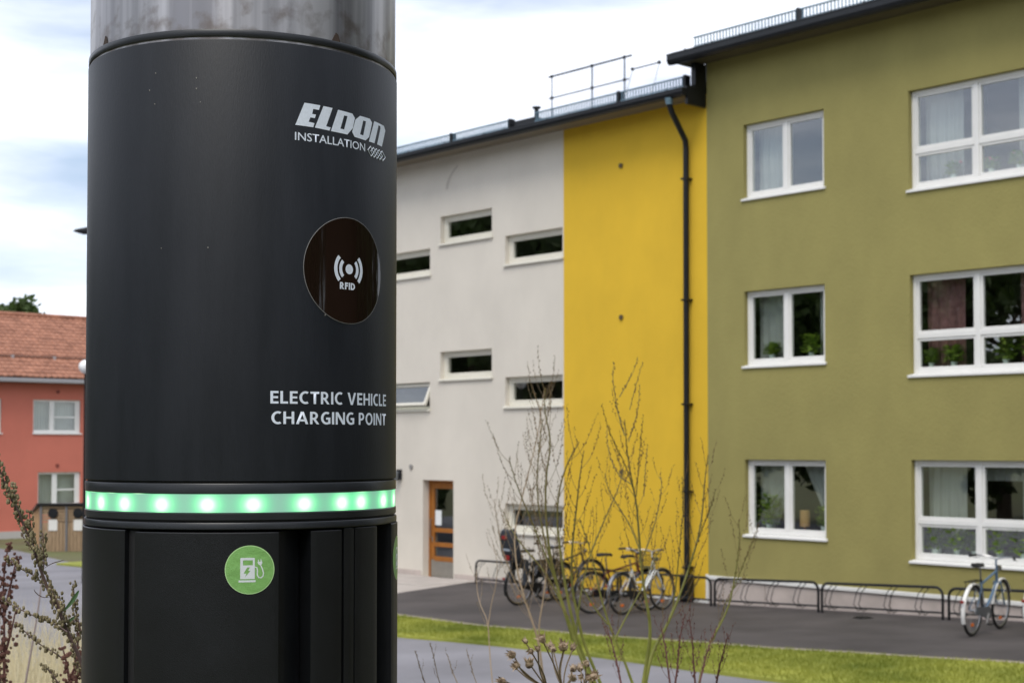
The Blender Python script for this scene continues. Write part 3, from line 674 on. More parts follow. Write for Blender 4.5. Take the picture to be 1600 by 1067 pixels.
bicycle(856, 941, -.05, -4, 'black bicycle with dark panniers, partly hidden behind the weeds beside the child-seat bicycle', bf, M_['black'], bags=True, tilt=-4)
bicycle(924, 961, -.03, -16, 'dark bicycle with a high black saddle and olive front basket before the yellow wall', rf_, M_['black'], basket=True, low=False, tilt=4, sad=.98)
bicycle(973, 963, -.02, 4, 'white-framed step-through bicycle with chrome mudguards before the yellow wall', wf, M_['chrome'], low=True, tilt=-3)
bicycle(1519, 997, .16, 10, 'blue-grey city bicycle with white mudguards leaning in the rack below the green wall', gf, M_['frame'], tilt=2)
bicycle(1619, 996, .16, 8, 'bicycle with a red tail light cut off by the right edge of the picture', bf, M_['frame'], tilt=-2)

# ------------------------------------------------------------------ red house, shed, lamps on the left
HE = -NF; HRZ = math.atan2(HE.y, HE.x); H0 = Vector((-19.44, 58.06, 0))
rh = empty('red_house', H0, HRZ, 'two-storey red rendered house with orange tiled roof at the left edge', 'house')
red = mat('red_render', (0.60, 0.180, 0.125), .9, 0, .08, .5, .5, 40)
wins = [(.78, 2.78, 3.16, 4.53), (1.0, 2.80, .26, 1.66), (-2.6, -.50, 3.16, 4.53), (-2.6, -.6, .26, 1.66), (5.4, 7.3, 3.16, 4.53), (5.4, 7.3, .26, 1.66), (-6.2, -4.2, 3.16, 4.53), (-6.2, -4.2, .26, 1.66)]
wall_holes(-9, 9, -1.6, 5.25, wins).build('wall', red, rh)
MB().box(-9, 9, 9.7, 10, -1.6, 5.25).build('rear_wall', red, rh)
for a in (-9, 8.7): MB().box(a, a + .3, .3, 9.7, -1.6, 5.25).build('side_wall', red, rh)
MB().box(-9.02, 9.02, -.03, .0, -1.6, -.62).build('plinth', mat('pale_plinth', (.5, .47, .44), .9), rh)
m = MB()
for z in (-.6, 2.6, 5.2): m.box(-8.7, 8.7, .3, 9.7, z - .12, z)
m.box(-8.7, 8.7, 3, 3.1, -.6, 5.1); m.build('interior', M_['room'], rh)
for a, b, c, d in wins:
    y0, y1 = .08, .16; m = MB(); j = .1; zf = c + .05; md = a + (b - a) * .40
    m.box(a, a + j * .6, y0, y1, zf, d); m.box(b - j * 2.2, b, y0, y1, zf, d); m.box(a + j * .6, b - j * 2.2, y0, y1, zf, zf + .12); m.box(a + j * .6, b - j * 2.2, y0, y1, d - .08, d)
    m.box(md - .10, md + .10, y0, y1, zf + .12, d - .08); wn = m.build('window', M_['frame'], rh)
    m = MB(); m.box(md + .10, b - j * 2.2, y0 + .01, y1 - .01, (c + d) / 2 - .03, (c + d) / 2 + .03); m.build('glazing_bar', M_['frame'], wn)
    for q0, q1 in ((a + .06, md - .1), (md + .1, b - .22)): MB().box(q0, q1, y0 + .03, y0 + .036, zf + .12, d - .08).build('pane', GLC, wn)
    MB().box(a - .03, b + .03, -.05, .08, c, c + .05).build('sill', M_['frame'], wn)
    k = 'upper' if c > 2 else 'lower'
    if a in (.78, 1.0):
        e = empty('curtain', H0, HRZ, f'pale curtain filling the {k} window of the red house', 'curtain', 'curtains of the red house')
        m = MB(); v = []; n = 60
        for t in (0, 1):
            for i in range(n + 1): v.append((a + .08 + (b - a - .2) * i / n, .36 + .03 * math.sin(i * 1.7), c + .12 + (d - c - .2) * t))
        m.add(v, [(i, i + 1, n + 2 + i, n + 1 + i) for i in range(n)]); m.build('fabric', mat('house_curtain', (.72, .74, .70) if c > 2 else (.35, .36, .34), .9, 0, .1, 2, trans=.2), e, True)
        MB().tube([(a + .06, .36, d - .06), (b - .1, .36, d - .06)], .012, 5).build('curtain_rod', M_['frame'], e)
SLR = (8.12 - 5.35) / 5.2
m = MB(); m.add([(-9.4, -.55, 5.33), (9.4, -.55, 5.33), (9.4, 4.8, 8.15), (-9.4, 4.8, 8.15), (-9.4, 10.2, 5.33), (9.4, 10.2, 5.33)], [(0, 1, 2, 3), (3, 2, 5, 4), (0, 3, 4), (1, 5, 2)]); m.build('roof', mat('underlay', (.12, .05, .03), .9), rh)
tile = mat('clay_tile', (0.30, 0.118, 0.066), .8, 0, .38, 2.2, .4, 20, c2=(.40, .18, .11))
m = MB(); rows = 18; ncol = 150; st = 5.35 / rows
for i in range(rows):
    for f_ in (0,):
        y0 = -.58 + i * st; y1 = y0 + st + .04; z0 = 5.36 + (y0 + .55) * SLR + .075; z1 = 5.36 + (y1 + .55) * SLR + .03
        v = []
        for k in range(ncol + 1):
            s = -9.4 + 18.8 * k / ncol; wv = .035 * (1 if k % 2 else 0) + rnd.uniform(-.006, .006)
            v += [(s, y0, z0 + wv - .05), (s, y0, z0 + wv), (s, y1, z1 + wv)]
        m.add(v, [(3 * k, 3 * k + 3, 3 * k + 4, 3 * k + 1) for k in range(ncol)] + [(3 * k + 1, 3 * k + 4, 3 * k + 5, 3 * k + 2) for k in range(ncol)])
tag(m.build('roof_tiles', tile, rh), kind='stuff')
MB().tube([(-9.45, 4.78, 8.27), (9.45, 4.78, 8.27)], .11, 8).build('ridge_tile', tile, rh)
MB().box(-9.4, 9.4, -.50, .0, 5.17, 5.20).build('soffit', M_['black'], rh)
m = MB(); m.box(-9.45, 9.45, -.67, -.52, 5.17, 5.33, .02); m.build('gutter', mat('grey_gutter', (.34, .33, .34), .5, .3), rh)
m = MB(); m.tube([(-9, .95, 6.28), (9, .95, 6.28)], .03, 6); m.tube([(-9, .95, 6.14), (9, .95, 6.14)], .03, 6); sg = m.build('snow_rail', mat('brown_metal', (.14, .07, .05), .6), rh)
for k in range(10): MB().box(-8.5 + k * 1.75, -8.38 + k * 1.75, .9, 1.05, 6.0, 6.32).build('rail_bracket', mat('zinc_light', (.4, .36, .36), .5, .4), sg)
for s in (1.9, 1.9): pass
disc(1.80, 4.85, .07, mat('wall_vent_red', (.22, .05, .04), .8), rh, nm='wall_vent'); disc(1.80, 1.92, .07, mat('wall_vent_red', (.22, .05, .04), .8), rh, nm='wall_vent')

# bin store with sloping lid
sp_ = at(62, 860, 51); sh = empty('bin_store', (sp_.x, sp_.y, -.93), R(4), 'brown timber bin store with round hatches and white signs before the red house', 'shed')
wd = mat('weathered_boards', (0.36, 0.25, 0.155), .85, 0, .25, 4, .4, 25, stretch=(5, 5, .7)); wd2 = mat('lighter_boards', (.42, .27, .15), .8, 0, .15, 4)  # second board tone is lighter, used on the left side
HH = 1.60; gp = mat('grey_post', (.16, .16, .17), .6)
for i in range(34): MB().box(.06 + i * .12, .06 + i * .12 + .105, 0, .03, .03, 1.02 + .004 * (i % 3)).build('board', wd, sh)
for i in range(5): MB().box(.06, 4.14, 0, .03, 1.06 + i * .105, 1.06 + i * .105 + .08).build('slat', wd, sh)
for s in (0, .86, 1.7, 2.55, 3.4, 4.1): MB().box(s, s + .07, -.05, -.0, 0, HH - .02).build('post', gp, sh)
for i in range(12): MB().box(-.62 + i * .05, -.62 + i * .05 + .045, .1 + 1.4 * (11 - i) / 12, .1 + 1.4 * (12 - i) / 12, .03, HH - .35 + i * .027).build('side_board', wd2, sh)
m = MB(); m.add([(-.10, -.1, HH), (4.25, -.1, HH), (4.25, 1.7, HH), (-.75, 1.7, HH - .38), (-.10, -.1, HH + .07), (4.25, -.1, HH + .07), (4.25, 1.7, HH + .07), (-.75, 1.7, HH - .31)], [(0, 1, 5, 4), (4, 5, 6, 7), (0, 4, 7, 3), (3, 2, 1, 0), (1, 2, 6, 5), (2, 3, 7, 6)]); m.build('lid', M_['black'], sh)
MB().box(.0, 4.2, 1.5, 1.55, .0, HH - .02).build('rear_wall', wd, sh)
for s in (.44, 1.28, 2.12, 2.96):
    MB().lathe([(.17, 0), (.17, .04), (.15, .06), (.0, .065)], 18).xf(Matrix.Translation((s, -.0, 1.33)) @ Matrix.Rotation(R(90), 4, 'X')).build('hatch', M_['black'], sh)
    MB().box(s - .15, s + .15, -.015, -.003, .74, 1.12, .02).build('sign', M_['frame'], sh)

# globe lamp and street lamp, mostly hidden by the pillar
p = at(134, 573, 30); lp = empty('globe_lamp', (p.x, p.y, hgt(p.x, p.y)), 0, 'white globe lamp on a post just left of the charging pillar', 'lamp')
zz = p.z - hgt(p.x, p.y); MB().blob((0, 0, zz), .14, .14, .14, 16, 10).build('globe', mat('opal_glass', (.85, .85, .85), .3), lp, True)
MB().lathe([(.045, 0), (.04, .5), (.03, zz - .14)], 10).build('post', M_['black'], lp, True)
p = at(150, 362, 35); lp = empty('street_lamp', (p.x, p.y, hgt(p.x, p.y)), 0, 'dark street lamp head reaching out left of the charging pillar', 'street lamp')
zz = p.z - hgt(p.x, p.y); MB().lathe([(.07, 0), (.05, 3), (.035, zz + .05)], 10).build('post', M_['black'], lp, True)
m = MB(); m.add([(-.52, -.09, zz + .0), (-.52, .09, zz), (-.05, .10, zz + .01), (-.05, -.10, zz + .01), (-.46, -.07, zz + .05), (-.46, .07, zz + .05), (-.05, .09, zz + .12), (-.05, -.09, zz + .12), (-.30, 0, zz - .07), (-.20, 0, zz - .07)], [(0, 4, 5, 1), (4, 7, 6, 5), (0, 3, 7, 4), (1, 5, 6, 2), (3, 2, 6, 7), (0, 1, 8), (0, 8, 9, 3), (1, 2, 9, 8), (2, 3, 9)])
m.build('lamp_head', M_['black'], lp)

# ------------------------------------------------------------------ trees
bark = mat('bark', (.09, .065, .045), .95, 0, .3, 6, .6, 20)
tl_m = mat('tree_leaves', (.055, .10, .018), .7, 0, .5, .9, c2=(.09, .14, .03), trans=.25)
def tree_mesh(seed, h, rad, nl=5200, leaf=.2, low=.28):
    r_ = random.Random(seed); t = MB(); c = MB()
    t.tube([(0, 0, -.3), (.05, 0, h * .3), (-.08, .06, h * .6), (0, 0, h * .85)], [h * .028, h * .022, h * .014, h * .005], 9)
    cl = []
    for i in range(26):
        a = r_.uniform(0, 6.28); z = h * r_.uniform(low, .93); q = rad * math.sqrt(max(.05, 1 - ((z / h - .6) / .45) ** 2)) * r_.uniform(.35, .95)
        e = Vector((math.cos(a) * q, math.sin(a) * q, z)); b0 = Vector((0, 0, z - q * .6))
        t.tube([b0, b0.lerp(e, .5) + Vector((0, 0, -.05 * q)), e], [h * .009, h * .005, h * .002], 5); cl.append((e, r_.uniform(.22, .42) * rad))
    cl.append((Vector((0, 0, h * .93)), rad * .35))
    for i in range(nl):
        e, q = cl[r_.randrange(len(cl))]; d = Vector((r_.gauss(0, 1), r_.gauss(0, 1), r_.gauss(0, .8))); d.normalize(); p_ = e + d * q * r_.random() ** .4
        u = Vector((r_.gauss(0, 1), r_.gauss(0, 1), r_.gauss(0, 1))).normalized(); v = u.cross(Vector((r_.gauss(0, 1), r_.gauss(0, 1), r_.gauss(0, 1)))).normalized(); L = leaf * r_.uniform(.6, 1.3)
        c.add([p_ - u * L, p_ + v * L * .6, p_ + u * L, p_ - v * L * .6], [(0, 1, 2, 3)])
    return t, c
def tree(seed, pos, h, rad, label, group, **k):
    e = empty('tree', pos, 0, label, 'tree', group); t, c = tree_mesh(seed, h, rad, **k); t.build('trunk', bark, e, True); c.build('crown', tl_m, e); return e
p = at(28, 600, 84); tree(3, (p.x, p.y, -.9), 12.2, 2.0, 'green tree crown rising behind the tiled roof, second from the left edge', 'trees behind the red house', nl=3000, low=.4)
p = at(-8, 600, 80); tree(4, (p.x, p.y, -.9), 11.6, 1.7, 'green tree crown cut by the left edge above the tiled roof', 'trees behind the red house', nl=2500, low=.4)
p = at(62, 600, 90); tree(5, (p.x, p.y, -.9), 11.2, 1.4, 'smallest green treetop above the tiled roof, nearest the pillar', 'trees behind the red house', nl=2000, low=.4)
TR = tree(11, (-30, 4, -.3), 13, 4.8, 'broad leafy tree standing outside the picture to the left', 'trees around the forecourt', nl=8000, leaf=.30, low=.12)
k_ = 0
for (x, y, sc, a) in ((-36, 12, .92, 1), (-31, 19, .86, 2.2), (-27, 29, 1.08, 3.1), (-26, 36, 1.0, 2.4), (-34, 33, 1.15, .4), (-30, -5, 1.05, 4), (-41, 18, 1.0, 1.9), (-40, 6, 1.0, 3.3), (-28, 24, .85, 4.1), (-36, -13, 1.0, 5), (-23, -19, .9, .6), (-10, -24, .85, 1.8), (2, -22, .95, 2.9), (13, -25, .9, 4.4), (24, -14, .9, 5.5),
                     (13, -7, .8, 1.2), (19, -2, 1.0, 2.7), (17, 5, .85, 3.9), (7, -14, .8, 5.1), (23, 6, 1.0, .9), (11, 4, .62, 2.0), (14.5, 8, .66, .3)):
    c = copy_tree(TR); c.location = (x, y, hgt(x, y) - .1); c.scale = (sc, sc, sc); c.rotation_euler = (0, 0, a); c['label'] = TR['label']

ts = empty('timber_store', (10.5, -2.4, 1.2), R(68), 'brown timber clad store standing outside the picture to the right', 'shed')
twd = mat('dark_brown_boards', (.10, .042, .022), .8, 0, .3, 3, .3, 20, stretch=(5, 5, .6))
for i in range(40): MB().box(i * .12, i * .12 + .112, 0, .03 + .01 * (i % 2), 0, 3.2).build('board', twd, ts)
MB().box(0, 4.8, .045, 3, 0, 3.2).build('wall', twd, ts); MB().box(-.3, 5.1, -.3, 3.3, 3.2, 3.35).build('roof', M_['black'], ts)

# ------------------------------------------------------------------ the charging pillar
AX = Vector((-0.264669, 1.466305, 0)); PH0 = math.atan2(-AX.y, -AX.x); RC = 0.15
pil = empty('charging_pillar', (AX.x, AX.y, 1.2), PH0, 'black cylindrical electric vehicle charging pillar with a glowing green light ring', 'charging pillar')
Z = lambda z: z + CZ - 1.2          # heights below are relative to the lens
def cyl(phi, z, r): a = R(phi); return (r * math.cos(a), r * math.sin(a), Z(z))
def lath(prof): return MB().lathe([(r, Z(z)) for r, z in prof], 192)
def arc(p0, p1, ri, ro, z0, z1, b=.0008, r1=None):
    """curved slab between two angles"""
    n = max(3, int(abs(p1 - p0) / 1.5)); m = MB(); v = []; dl = math.degrees(b / ro); r1 = ro if r1 is None else r1
    for z, q in ((z0, b), (z0 + b, 0), (z1 - b, 0), (z1, b)):
        for i in range(n + 1):
            t = i / n; ro_ = ro + (r1 - ro) * t
            v.append(cyl(p0 + (p1 - p0) * t, z, ro_ - (q + (b if i in (0, n) else 0))))
        v.append(cyl(p1, z, ri)); v.append(cyl(p0, z, ri))
    k = n + 3; f = [tuple(range(k - 1, -1, -1)), tuple(3 * k + i for i in range(k))]
    for j in range(3):
        for i in range(k): l = (i + 1) % k; f.append((j * k + i, j * k + l, j * k + k + l, j * k + k + i))
    return m.add(v, f)
steel = bpy.data.materials.new('brushed_steel'); steel.use_nodes = True
t = steel.node_tree; n = t.nodes; b = n['Principled BSDF']; b.inputs['Metallic'].default_value = 1
tc = n.new('ShaderNodeTexCoord'); mp = n.new('ShaderNodeMapping'); mp.inputs['Scale'].default_value = (40, 40, 1.2); z1 = n.new('ShaderNodeTexNoise'); z1.inputs['Scale'].default_value = 1.0; z1.inputs['Detail'].default_value = 5
z2 = n.new('ShaderNodeTexNoise'); z2.inputs['Scale'].default_value = 60; z2.inputs['Detail'].default_value = 6
sx = n.new('ShaderNodeSeparateXYZ'); mr = n.new('ShaderNodeMapRange'); mr.inputs[1].default_value = Z(.372); mr.inputs[2].default_value = Z(.43); mr.inputs[3].default_value = .16; mr.inputs[4].default_value = -.10
ad = n.new('ShaderNodeMath'); ad.operation = 'ADD'; r1 = n.new('ShaderNodeValToRGB'); e = r1.color_ramp.elements; e[0].position = .38; e[0].color = (.30, .29, .30, 1); e[1].position = .62; e[1].color = (.62, .60, .61, 1)
r2 = n.new('ShaderNodeValToRGB'); e = r2.color_ramp.elements; e[0].position = .56; e[0].color = (0, 0, 0, 1); e[1].position = .78; e[1].color = (.6, .6, .6, 1)
mm = n.new('ShaderNodeMix'); mm.data_type = 'RGBA'; mm.inputs[7].default_value = (.16, .12, .09, 1)
t.links.new(tc.outputs['Object'], mp.inputs[0]); t.links.new(mp.outputs[0], z1.inputs['Vector']); t.links.new(tc.outputs['Object'], z2.inputs['Vector']); t.links.new(tc.outputs['Object'], sx.inputs[0]); t.links.new(sx.outputs['Z'], mr.inputs[0])
t.links.new(z2.outputs[0], ad.inputs[0]); t.links.new(mr.outputs[0], ad.inputs[1]); t.links.new(ad.outputs[0], r2.inputs[0]); t.links.new(z1.outputs[0], r1.inputs[0])
t.links.new(r2.outputs[0], mm.inputs[0]); t.links.new(r1.outputs[0], mm.inputs[6]); t.links.new(mm.outputs[2], b.inputs['Base Color'])
ra = n.new('ShaderNodeMapRange'); ra.inputs[3].default_value = .28; ra.inputs[4].default_value = .5; t.links.new(z1.outputs[0], ra.inputs[0]); t.links.new(ra.outputs[0], b.inputs['Roughness'])
lath([(.1483, .352), (.1483, 1.9)]).build('steel_mast', steel, pil, True)
lath([(.10, .365), (.1494, .365), (.1497, .3655), (.1497, .3712), (.1493, .3718), (.1480, .3718)]).build('cap_ring', M_['ringm'], pil, True)
lath([(.14, .3625), (.148, .3625), (.148, .3655), (.14, .3655)]).build('cap_gap', M_['gap'], pil)
lath([(.13, -.0318), (.1490, -.0318), (.1500, -.0310), (.1500, .3615), (.1494, .3627), (.1475, .3629)]).build('cover', M_['coat'], pil, True)
for a in (-59.5, 33.5):
    MB().add([cyl(a - 1.9, .3718, .1488), cyl(a + 1.9, .3718, .1488), cyl(a + .9, .3785, .1488), cyl(a - .1, .3800, .1488), cyl(a - 1.9, .3718, .148), cyl(a + 1.9, .3718, .148), cyl(a - .1, .3800, .148)], [(0, 1, 2, 3), (0, 3, 6, 4), (1, 5, 6, 2)]).build('tab', mat('rusty_tab', (.05, .03, .02), .7), pil)
lath([(.13, -.0345), (.1475, -.0345), (.1475, -.0315), (.13, -.0315)]).build('seam_gap', M_['gap'], pil)
lath([(.13, -.0425), (.1492, -.0425), (.1500, -.0418), (.1500, -.0340), (.1495, -.0333), (.1484, -.0331)]).build('upper_ring', M_['ringm'], pil, True)
# light band, with the glow of the diodes behind the diffuser as emission
LEDS = (-134, -118, -102, -88, -74, -59.2, -44.7, -28.5, -12.0, 3.4, 21.3, 36.6, 46.2, 61.8, 76, 92, 108, 124)
bandm = bpy.data.materials.new('light_diffuser'); bandm.use_nodes = True; t = bandm.node_tree; b = t.nodes['Principled BSDF']
b.inputs['Base Color'].default_value = (.16, .27, .22, 1); b.inputs['Roughness'].default_value = .35
at_ = t.nodes.new('ShaderNodeAttribute'); at_.attribute_name = 'glow'; t.links.new(at_.outputs['Color'], b.inputs['Emission Color']); b.inputs['Emission Strength'].default_value = 1.12
def band(p0, p1, r, name, step=.75, parent=None, z0=-.0590, z1=-.0428):
    n = int((p1 - p0) / step); nz_ = 12; m = MB(); v = []; C_ = []
    for j in range(nz_ + 1):
        z = z0 + (z1 - z0) * j / nz_
        for i in range(n + 1):
            ph = p0 + (p1 - p0) * i / n; v.append(cyl(ph, z, r)); g = 0; co = 0
            for L in LEDS:
                du = R(ph - L) * RC; dv = z - (-.0520); q = du * du + dv * dv * 1.2; g += math.exp(-q / (2 * .0088 ** 2)); co += math.exp(-(q / (.0064 ** 2)) ** .95)
            g = min(g, 1.25); co = min(co, 1)
            C_.append((.10 - .06 * min(g, 1) + .85 * co, .20 + .55 * g + .6 * co, .155 + .07 * g + .6 * co, 1))
    m.add(v, [(j * (n + 1) + i, j * (n + 1) + i + 1, (j + 1) * (n + 1) + i + 1, (j + 1) * (n + 1) + i) for j in range(nz_) for i in range(n)])
    o = m.build(name, bandm, parent, True); ca = o.data.color_attributes.new('glow', 'FLOAT_COLOR', 'POINT')
    for i, c in enumerate(C_): ca.data[i].color = c
    return o
lb = band(-180, 180, .1493, 'light_band', parent=pil)
for L in LEDS:
    if -82 < L < 82: band(L - 3.6, L + 3.6, .14945, 'led', .6, lb, -.0585, -.0440)
lath([(.13, -.0665), (.1490, -.0665), (.1500, -.0655), (.1500, -.0600), (.1492, -.0592), (.1485, -.0590)]).build('lower_ring', M_['ringm'], pil, True)
lath([(.13, -.0700), (.148, -.0700), (.148, -.0664), (.13, -.0664)]).build('seam_gap', M_['gap'], pil)
lath([(.10, -.0745), (.1496, -.0745), (.1506, -.0735), (.1506, -.0688), (.1500, -.0680), (.1480, -.0678)]).build('collar_ring', M_['ringm'], pil, True)
zb, zt = -1.49, -.0755
lath([(.112, zb), (.112, zt + .0005)]).build('housing_core', M_['gap'], pil, True)
for nm, a, c, ri, ro, r1, zt_ in (('side_panel', -175, -43.9, .11, .1516, .1516, zt), ('door_panel', -39.3, 12.1, .11, .1512, .1512, zt - .001), ('cable_recess', 12.3, 23.6, .09, .1480, .128, zt),
                        ('panel_strip', 23.8, 36.4, .11, .1502, .1506, zt - .0008), ('panel_strip', 37.7, 42.5, .11, .1500, .1500, zt + .0006), ('panel_strip', 43.0, 56.4, .11, .1503, .1503, zt + .0004), ('side_panel', 69.2, 120, .11, .1516, .1516, zt + .0008), ('rear_panel', 121, 184, .11, .1512, .1512, zt)):
    arc(a, c, ri, ro, zb, zt_, r1=r1).build(nm, M_['coat2'], pil, True)
arc(-43.9, -39.3, .11, .1465, zb, zt).build('groove', M_['gap'], pil, True)
lath([(.10, -1.505), (.19, -1.505), (.19, -1.495), (.16, -1.49), (.11, -1.49)]).build('base_plate', M_['ringm'], pil, True)
# flat print, stickers and reader bent round the cylinder
def bent(loops, name, m_, dr, parent=None, inc=.0022, cube=False, rr=RC):
    """loops of (phi deg, z) or a ready mesh in (arc length, z); bend on the cylinder"""
    if isinstance(loops, bpy.types.Mesh): me = loops
    else:
        cu = bpy.data.curves.new('outline', 'CURVE'); cu.dimensions = '2D'; cu.fill_mode = 'BOTH'
        for L in loops:
            s = cu.splines.new('POLY'); s.points.add(len(L) - 1); s.use_cyclic_u = True
            for p_, (a, z) in zip(s.points, L): p_.co = (R(a) * RC, z, 0, 1)
        ob = bpy.data.objects.new('outline', cu); col.objects.link(ob); bpy.context.view_layer.update()
        me = bpy.data.meshes.new_from_object(ob.evaluated_get(bpy.context.evaluated_depsgraph_get())); bpy.data.objects.remove(ob); bpy.data.curves.remove(cu)
    bm = bmesh.new(); bm.from_mesh(me); us = [v.co.x for v in bm.verts]; k = math.ceil(min(us) / inc) * inc
    while k < max(us): bmesh.ops.bisect_plane(bm, geom=bm.verts[:] + bm.edges[:] + bm.faces[:], plane_co=(k, 0, 0), plane_no=(1, 0, 0), dist=1e-7); k += inc
    for v in bm.verts: u, z = v.co.x, v.co.y; v.co = cyl(math.degrees(u / RC), z, rr + dr)
    for f in bm.faces: f.smooth = True
    me2 = bpy.data.meshes.new(name); bm.to_mesh(me2); bm.free(); me2.materials.clear(); me2.materials.append(m_)
    for p_ in me2.polygons: p_.material_index = 0
    o = bpy.data.objects.new(name, me2); col.objects.link(o); o.parent = parent; return o
def text(s, p0, p1, z0, z1, name, dr=.0002, off=.0, m_=None, parent=None, space=1.0, rr=RC):
    cu = bpy.data.curves.new(name, 'FONT'); cu.body = s; cu.size = 1; cu.offset = off; cu.resolution_u = 3; cu.space_character = space; cu.fill_mode = 'BOTH'
    ob = bpy.data.objects.new(name, cu); col.objects.link(ob); bpy.context.view_layer.update()
    me = bpy.data.meshes.new_from_object(ob.evaluated_get(bpy.context.evaluated_depsgraph_get())); bpy.data.objects.remove(ob); bpy.data.curves.remove(cu)
    X = [v.co.x for v in me.vertices]; Y = [v.co.y for v in me.vertices]; a, b_, c, d = min(X), max(X), min(Y), max(Y)
    u0, u1 = R(p0) * RC, R(p1) * RC
    for v in me.vertices: v.co = (u0 + (v.co.x - a) / (b_ - a) * (u1 - u0), z0 + (v.co.y - c) / (d - c) * (z1 - z0), 0)
    return bent(me, name, m_ or M_['print_'], dr, parent, rr=rr)
PR = M_['print_']
def glyph(ch, w=.20):
    """bold sans capitals, cap height 1: (width, list of loop groups)"""
    def arc_(cx, cy, rx, ry, a0, a1, n=18): return [(cx + rx * math.cos(R(a0 + (a1 - a0) * i / n)), cy + ry * math.sin(R(a0 + (a1 - a0) * i / n))) for i in range(n + 1)]
    h = w * .86
    if ch == 'E': W = .60; return W, [[[(0, 0), (W, 0), (W, h), (w, h), (w, .5 - h * .45), (W * .95, .5 - h * .45), (W * .95, .5 + h * .5), (w, .5 + h * .5), (w, 1 - h), (W, 1 - h), (W, 1), (0, 1)]]]
    if ch == 'F': W = .58; return W, [[[(0, 0), (w, 0), (w, .44), (W * .93, .44), (W * .93, .44 + h), (w, .44 + h), (w, 1 - h), (W, 1 - h), (W, 1), (0, 1)]]]
    if ch == 'L': W = .58; return W, [[[(0, 0), (W, 0), (W, h), (w, h), (w, 1), (0, 1)]]]
    if ch == 'I': return w, [[[(0, 0), (w, 0), (w, 1), (0, 1)]]]
    if ch == 'T': W = .74; c = W / 2; return W, [[[(c - w / 2, 0), (c + w / 2, 0), (c + w / 2, 1 - h), (W, 1 - h), (W, 1), (0, 1), (0, 1 - h), (c - w / 2, 1 - h)]]]
    if ch == 'H': W = .82; return W, [[[(0, 0), (w, 0), (w, .5 - h * .45), (W - w, .5 - h * .45), (W - w, 0), (W, 0), (W, 1), (W - w, 1), (W - w, .5 + h * .5), (w, .5 + h * .5), (w, 1), (0, 1)]]]
    if ch == 'N': W = .88; return W, [[[(0, 0), (w * .92, 0), (w * .92, .68), (W - w * 1.15, 0), (W, 0), (W, 1), (W - w * .92, 1), (W - w * .92, .32), (w * 1.15, 1), (0, 1)]]]
    if ch == 'V': W = .90; c = W / 2; return W, [[[(c - w * .56, 0), (c + w * .56, 0), (W, 1), (W - w * 1.08, 1), (c, .24), (w * 1.08, 1), (0, 1)]]]
    if ch == 'A': W = .96; c = W / 2; return W, [[[(0, 0), (w * 1.08, 0), (w * 1.08 + .07, .22), (W - w * 1.08 - .07, .22), (W - w * 1.08, 0), (W, 0), (c + w * .6, 1), (c - w * .6, 1)], [(w * 1.08 + .12, .38), (W - w * 1.08 - .12, .38), (c, .80)]]]
    if ch == 'O': W = .94; c = W / 2; return W, [[arc_(c, .5, c, .515, 0, 348, 30), arc_(c, .5, c - w * 1.05, .515 - h, 0, 348, 30)]]
    if ch in 'CG':
        W = .74 if ch == 'C' else .82; c = .48; a0, a1 = (56, 304) if ch == 'C' else (56, 352)
        if ch == 'G': return W, [[arc_(c, .5, c, .515, 58, 292, 26) + [(W, .06), (W, .55), (.44, .55), (.44, .55 - h), (W - w, .55 - h), (W - w, .18)] + arc_(c, .5, c - w * 1.05, .515 - h, 285, 60, 24)]]
        return W, [[arc_(c, .5, c, .515, 58, 302, 28) + arc_(c, .5, c - w * 1.05, .515 - h, 300, 60, 26)]]
    if ch == 'D': W = .82; return W, [[[(0, 0)] + arc_(.30, .5, W - .30, .5, -90, 90) + [(0, 1)], [(w, h)] + arc_(.30, .5, W - .30 - w * 1.05, .5 - h, -90, 90) + [(w, 1 - h)]]]
    if ch in 'PR':
        W = .66 if ch == 'P' else .76; b_ = .64; top = [(w, .36)] + arc_(.30, .68, b_ - .30, .32, -90, 90) + [(0, 1)]
        hole = [(w, .36 + h * .95)] + arc_(.30, .68, b_ - .30 - w * .98, .32 - h * .95, -90, 90) + [(w, 1 - h * .95)]
        if ch == 'P': return W, [[[(0, 0), (w, 0)] + top, hole]]
        return W, [[[(0, 0), (w, 0), (w, .36), (.27, .36), (W - w * 1.12, 0), (W, 0), (.46, .41)] + arc_(.30, .68, b_ - .30, .32, -55, 90) + [(0, 1)], hole]]
def bold(s, p0, p1, z0, z1, name, dr, parent, w=.20, gap=.14, space=.50):
    X = []; x = 0
    for ch in s:
        if ch == ' ': x += space - gap; continue
        W, gr_ = glyph(ch, w); X.append((x, gr_)); x += W + gap
    T = x - gap; L = []
    for x, gr_ in X:
        for grp in gr_:
            for lp_ in grp: L.append([(p0 + (p1 - p0) * (x + u) / T, z0 + (z1 - z0) * v) for u, v in lp_])
    return bent(L, name, PR, dr, parent)
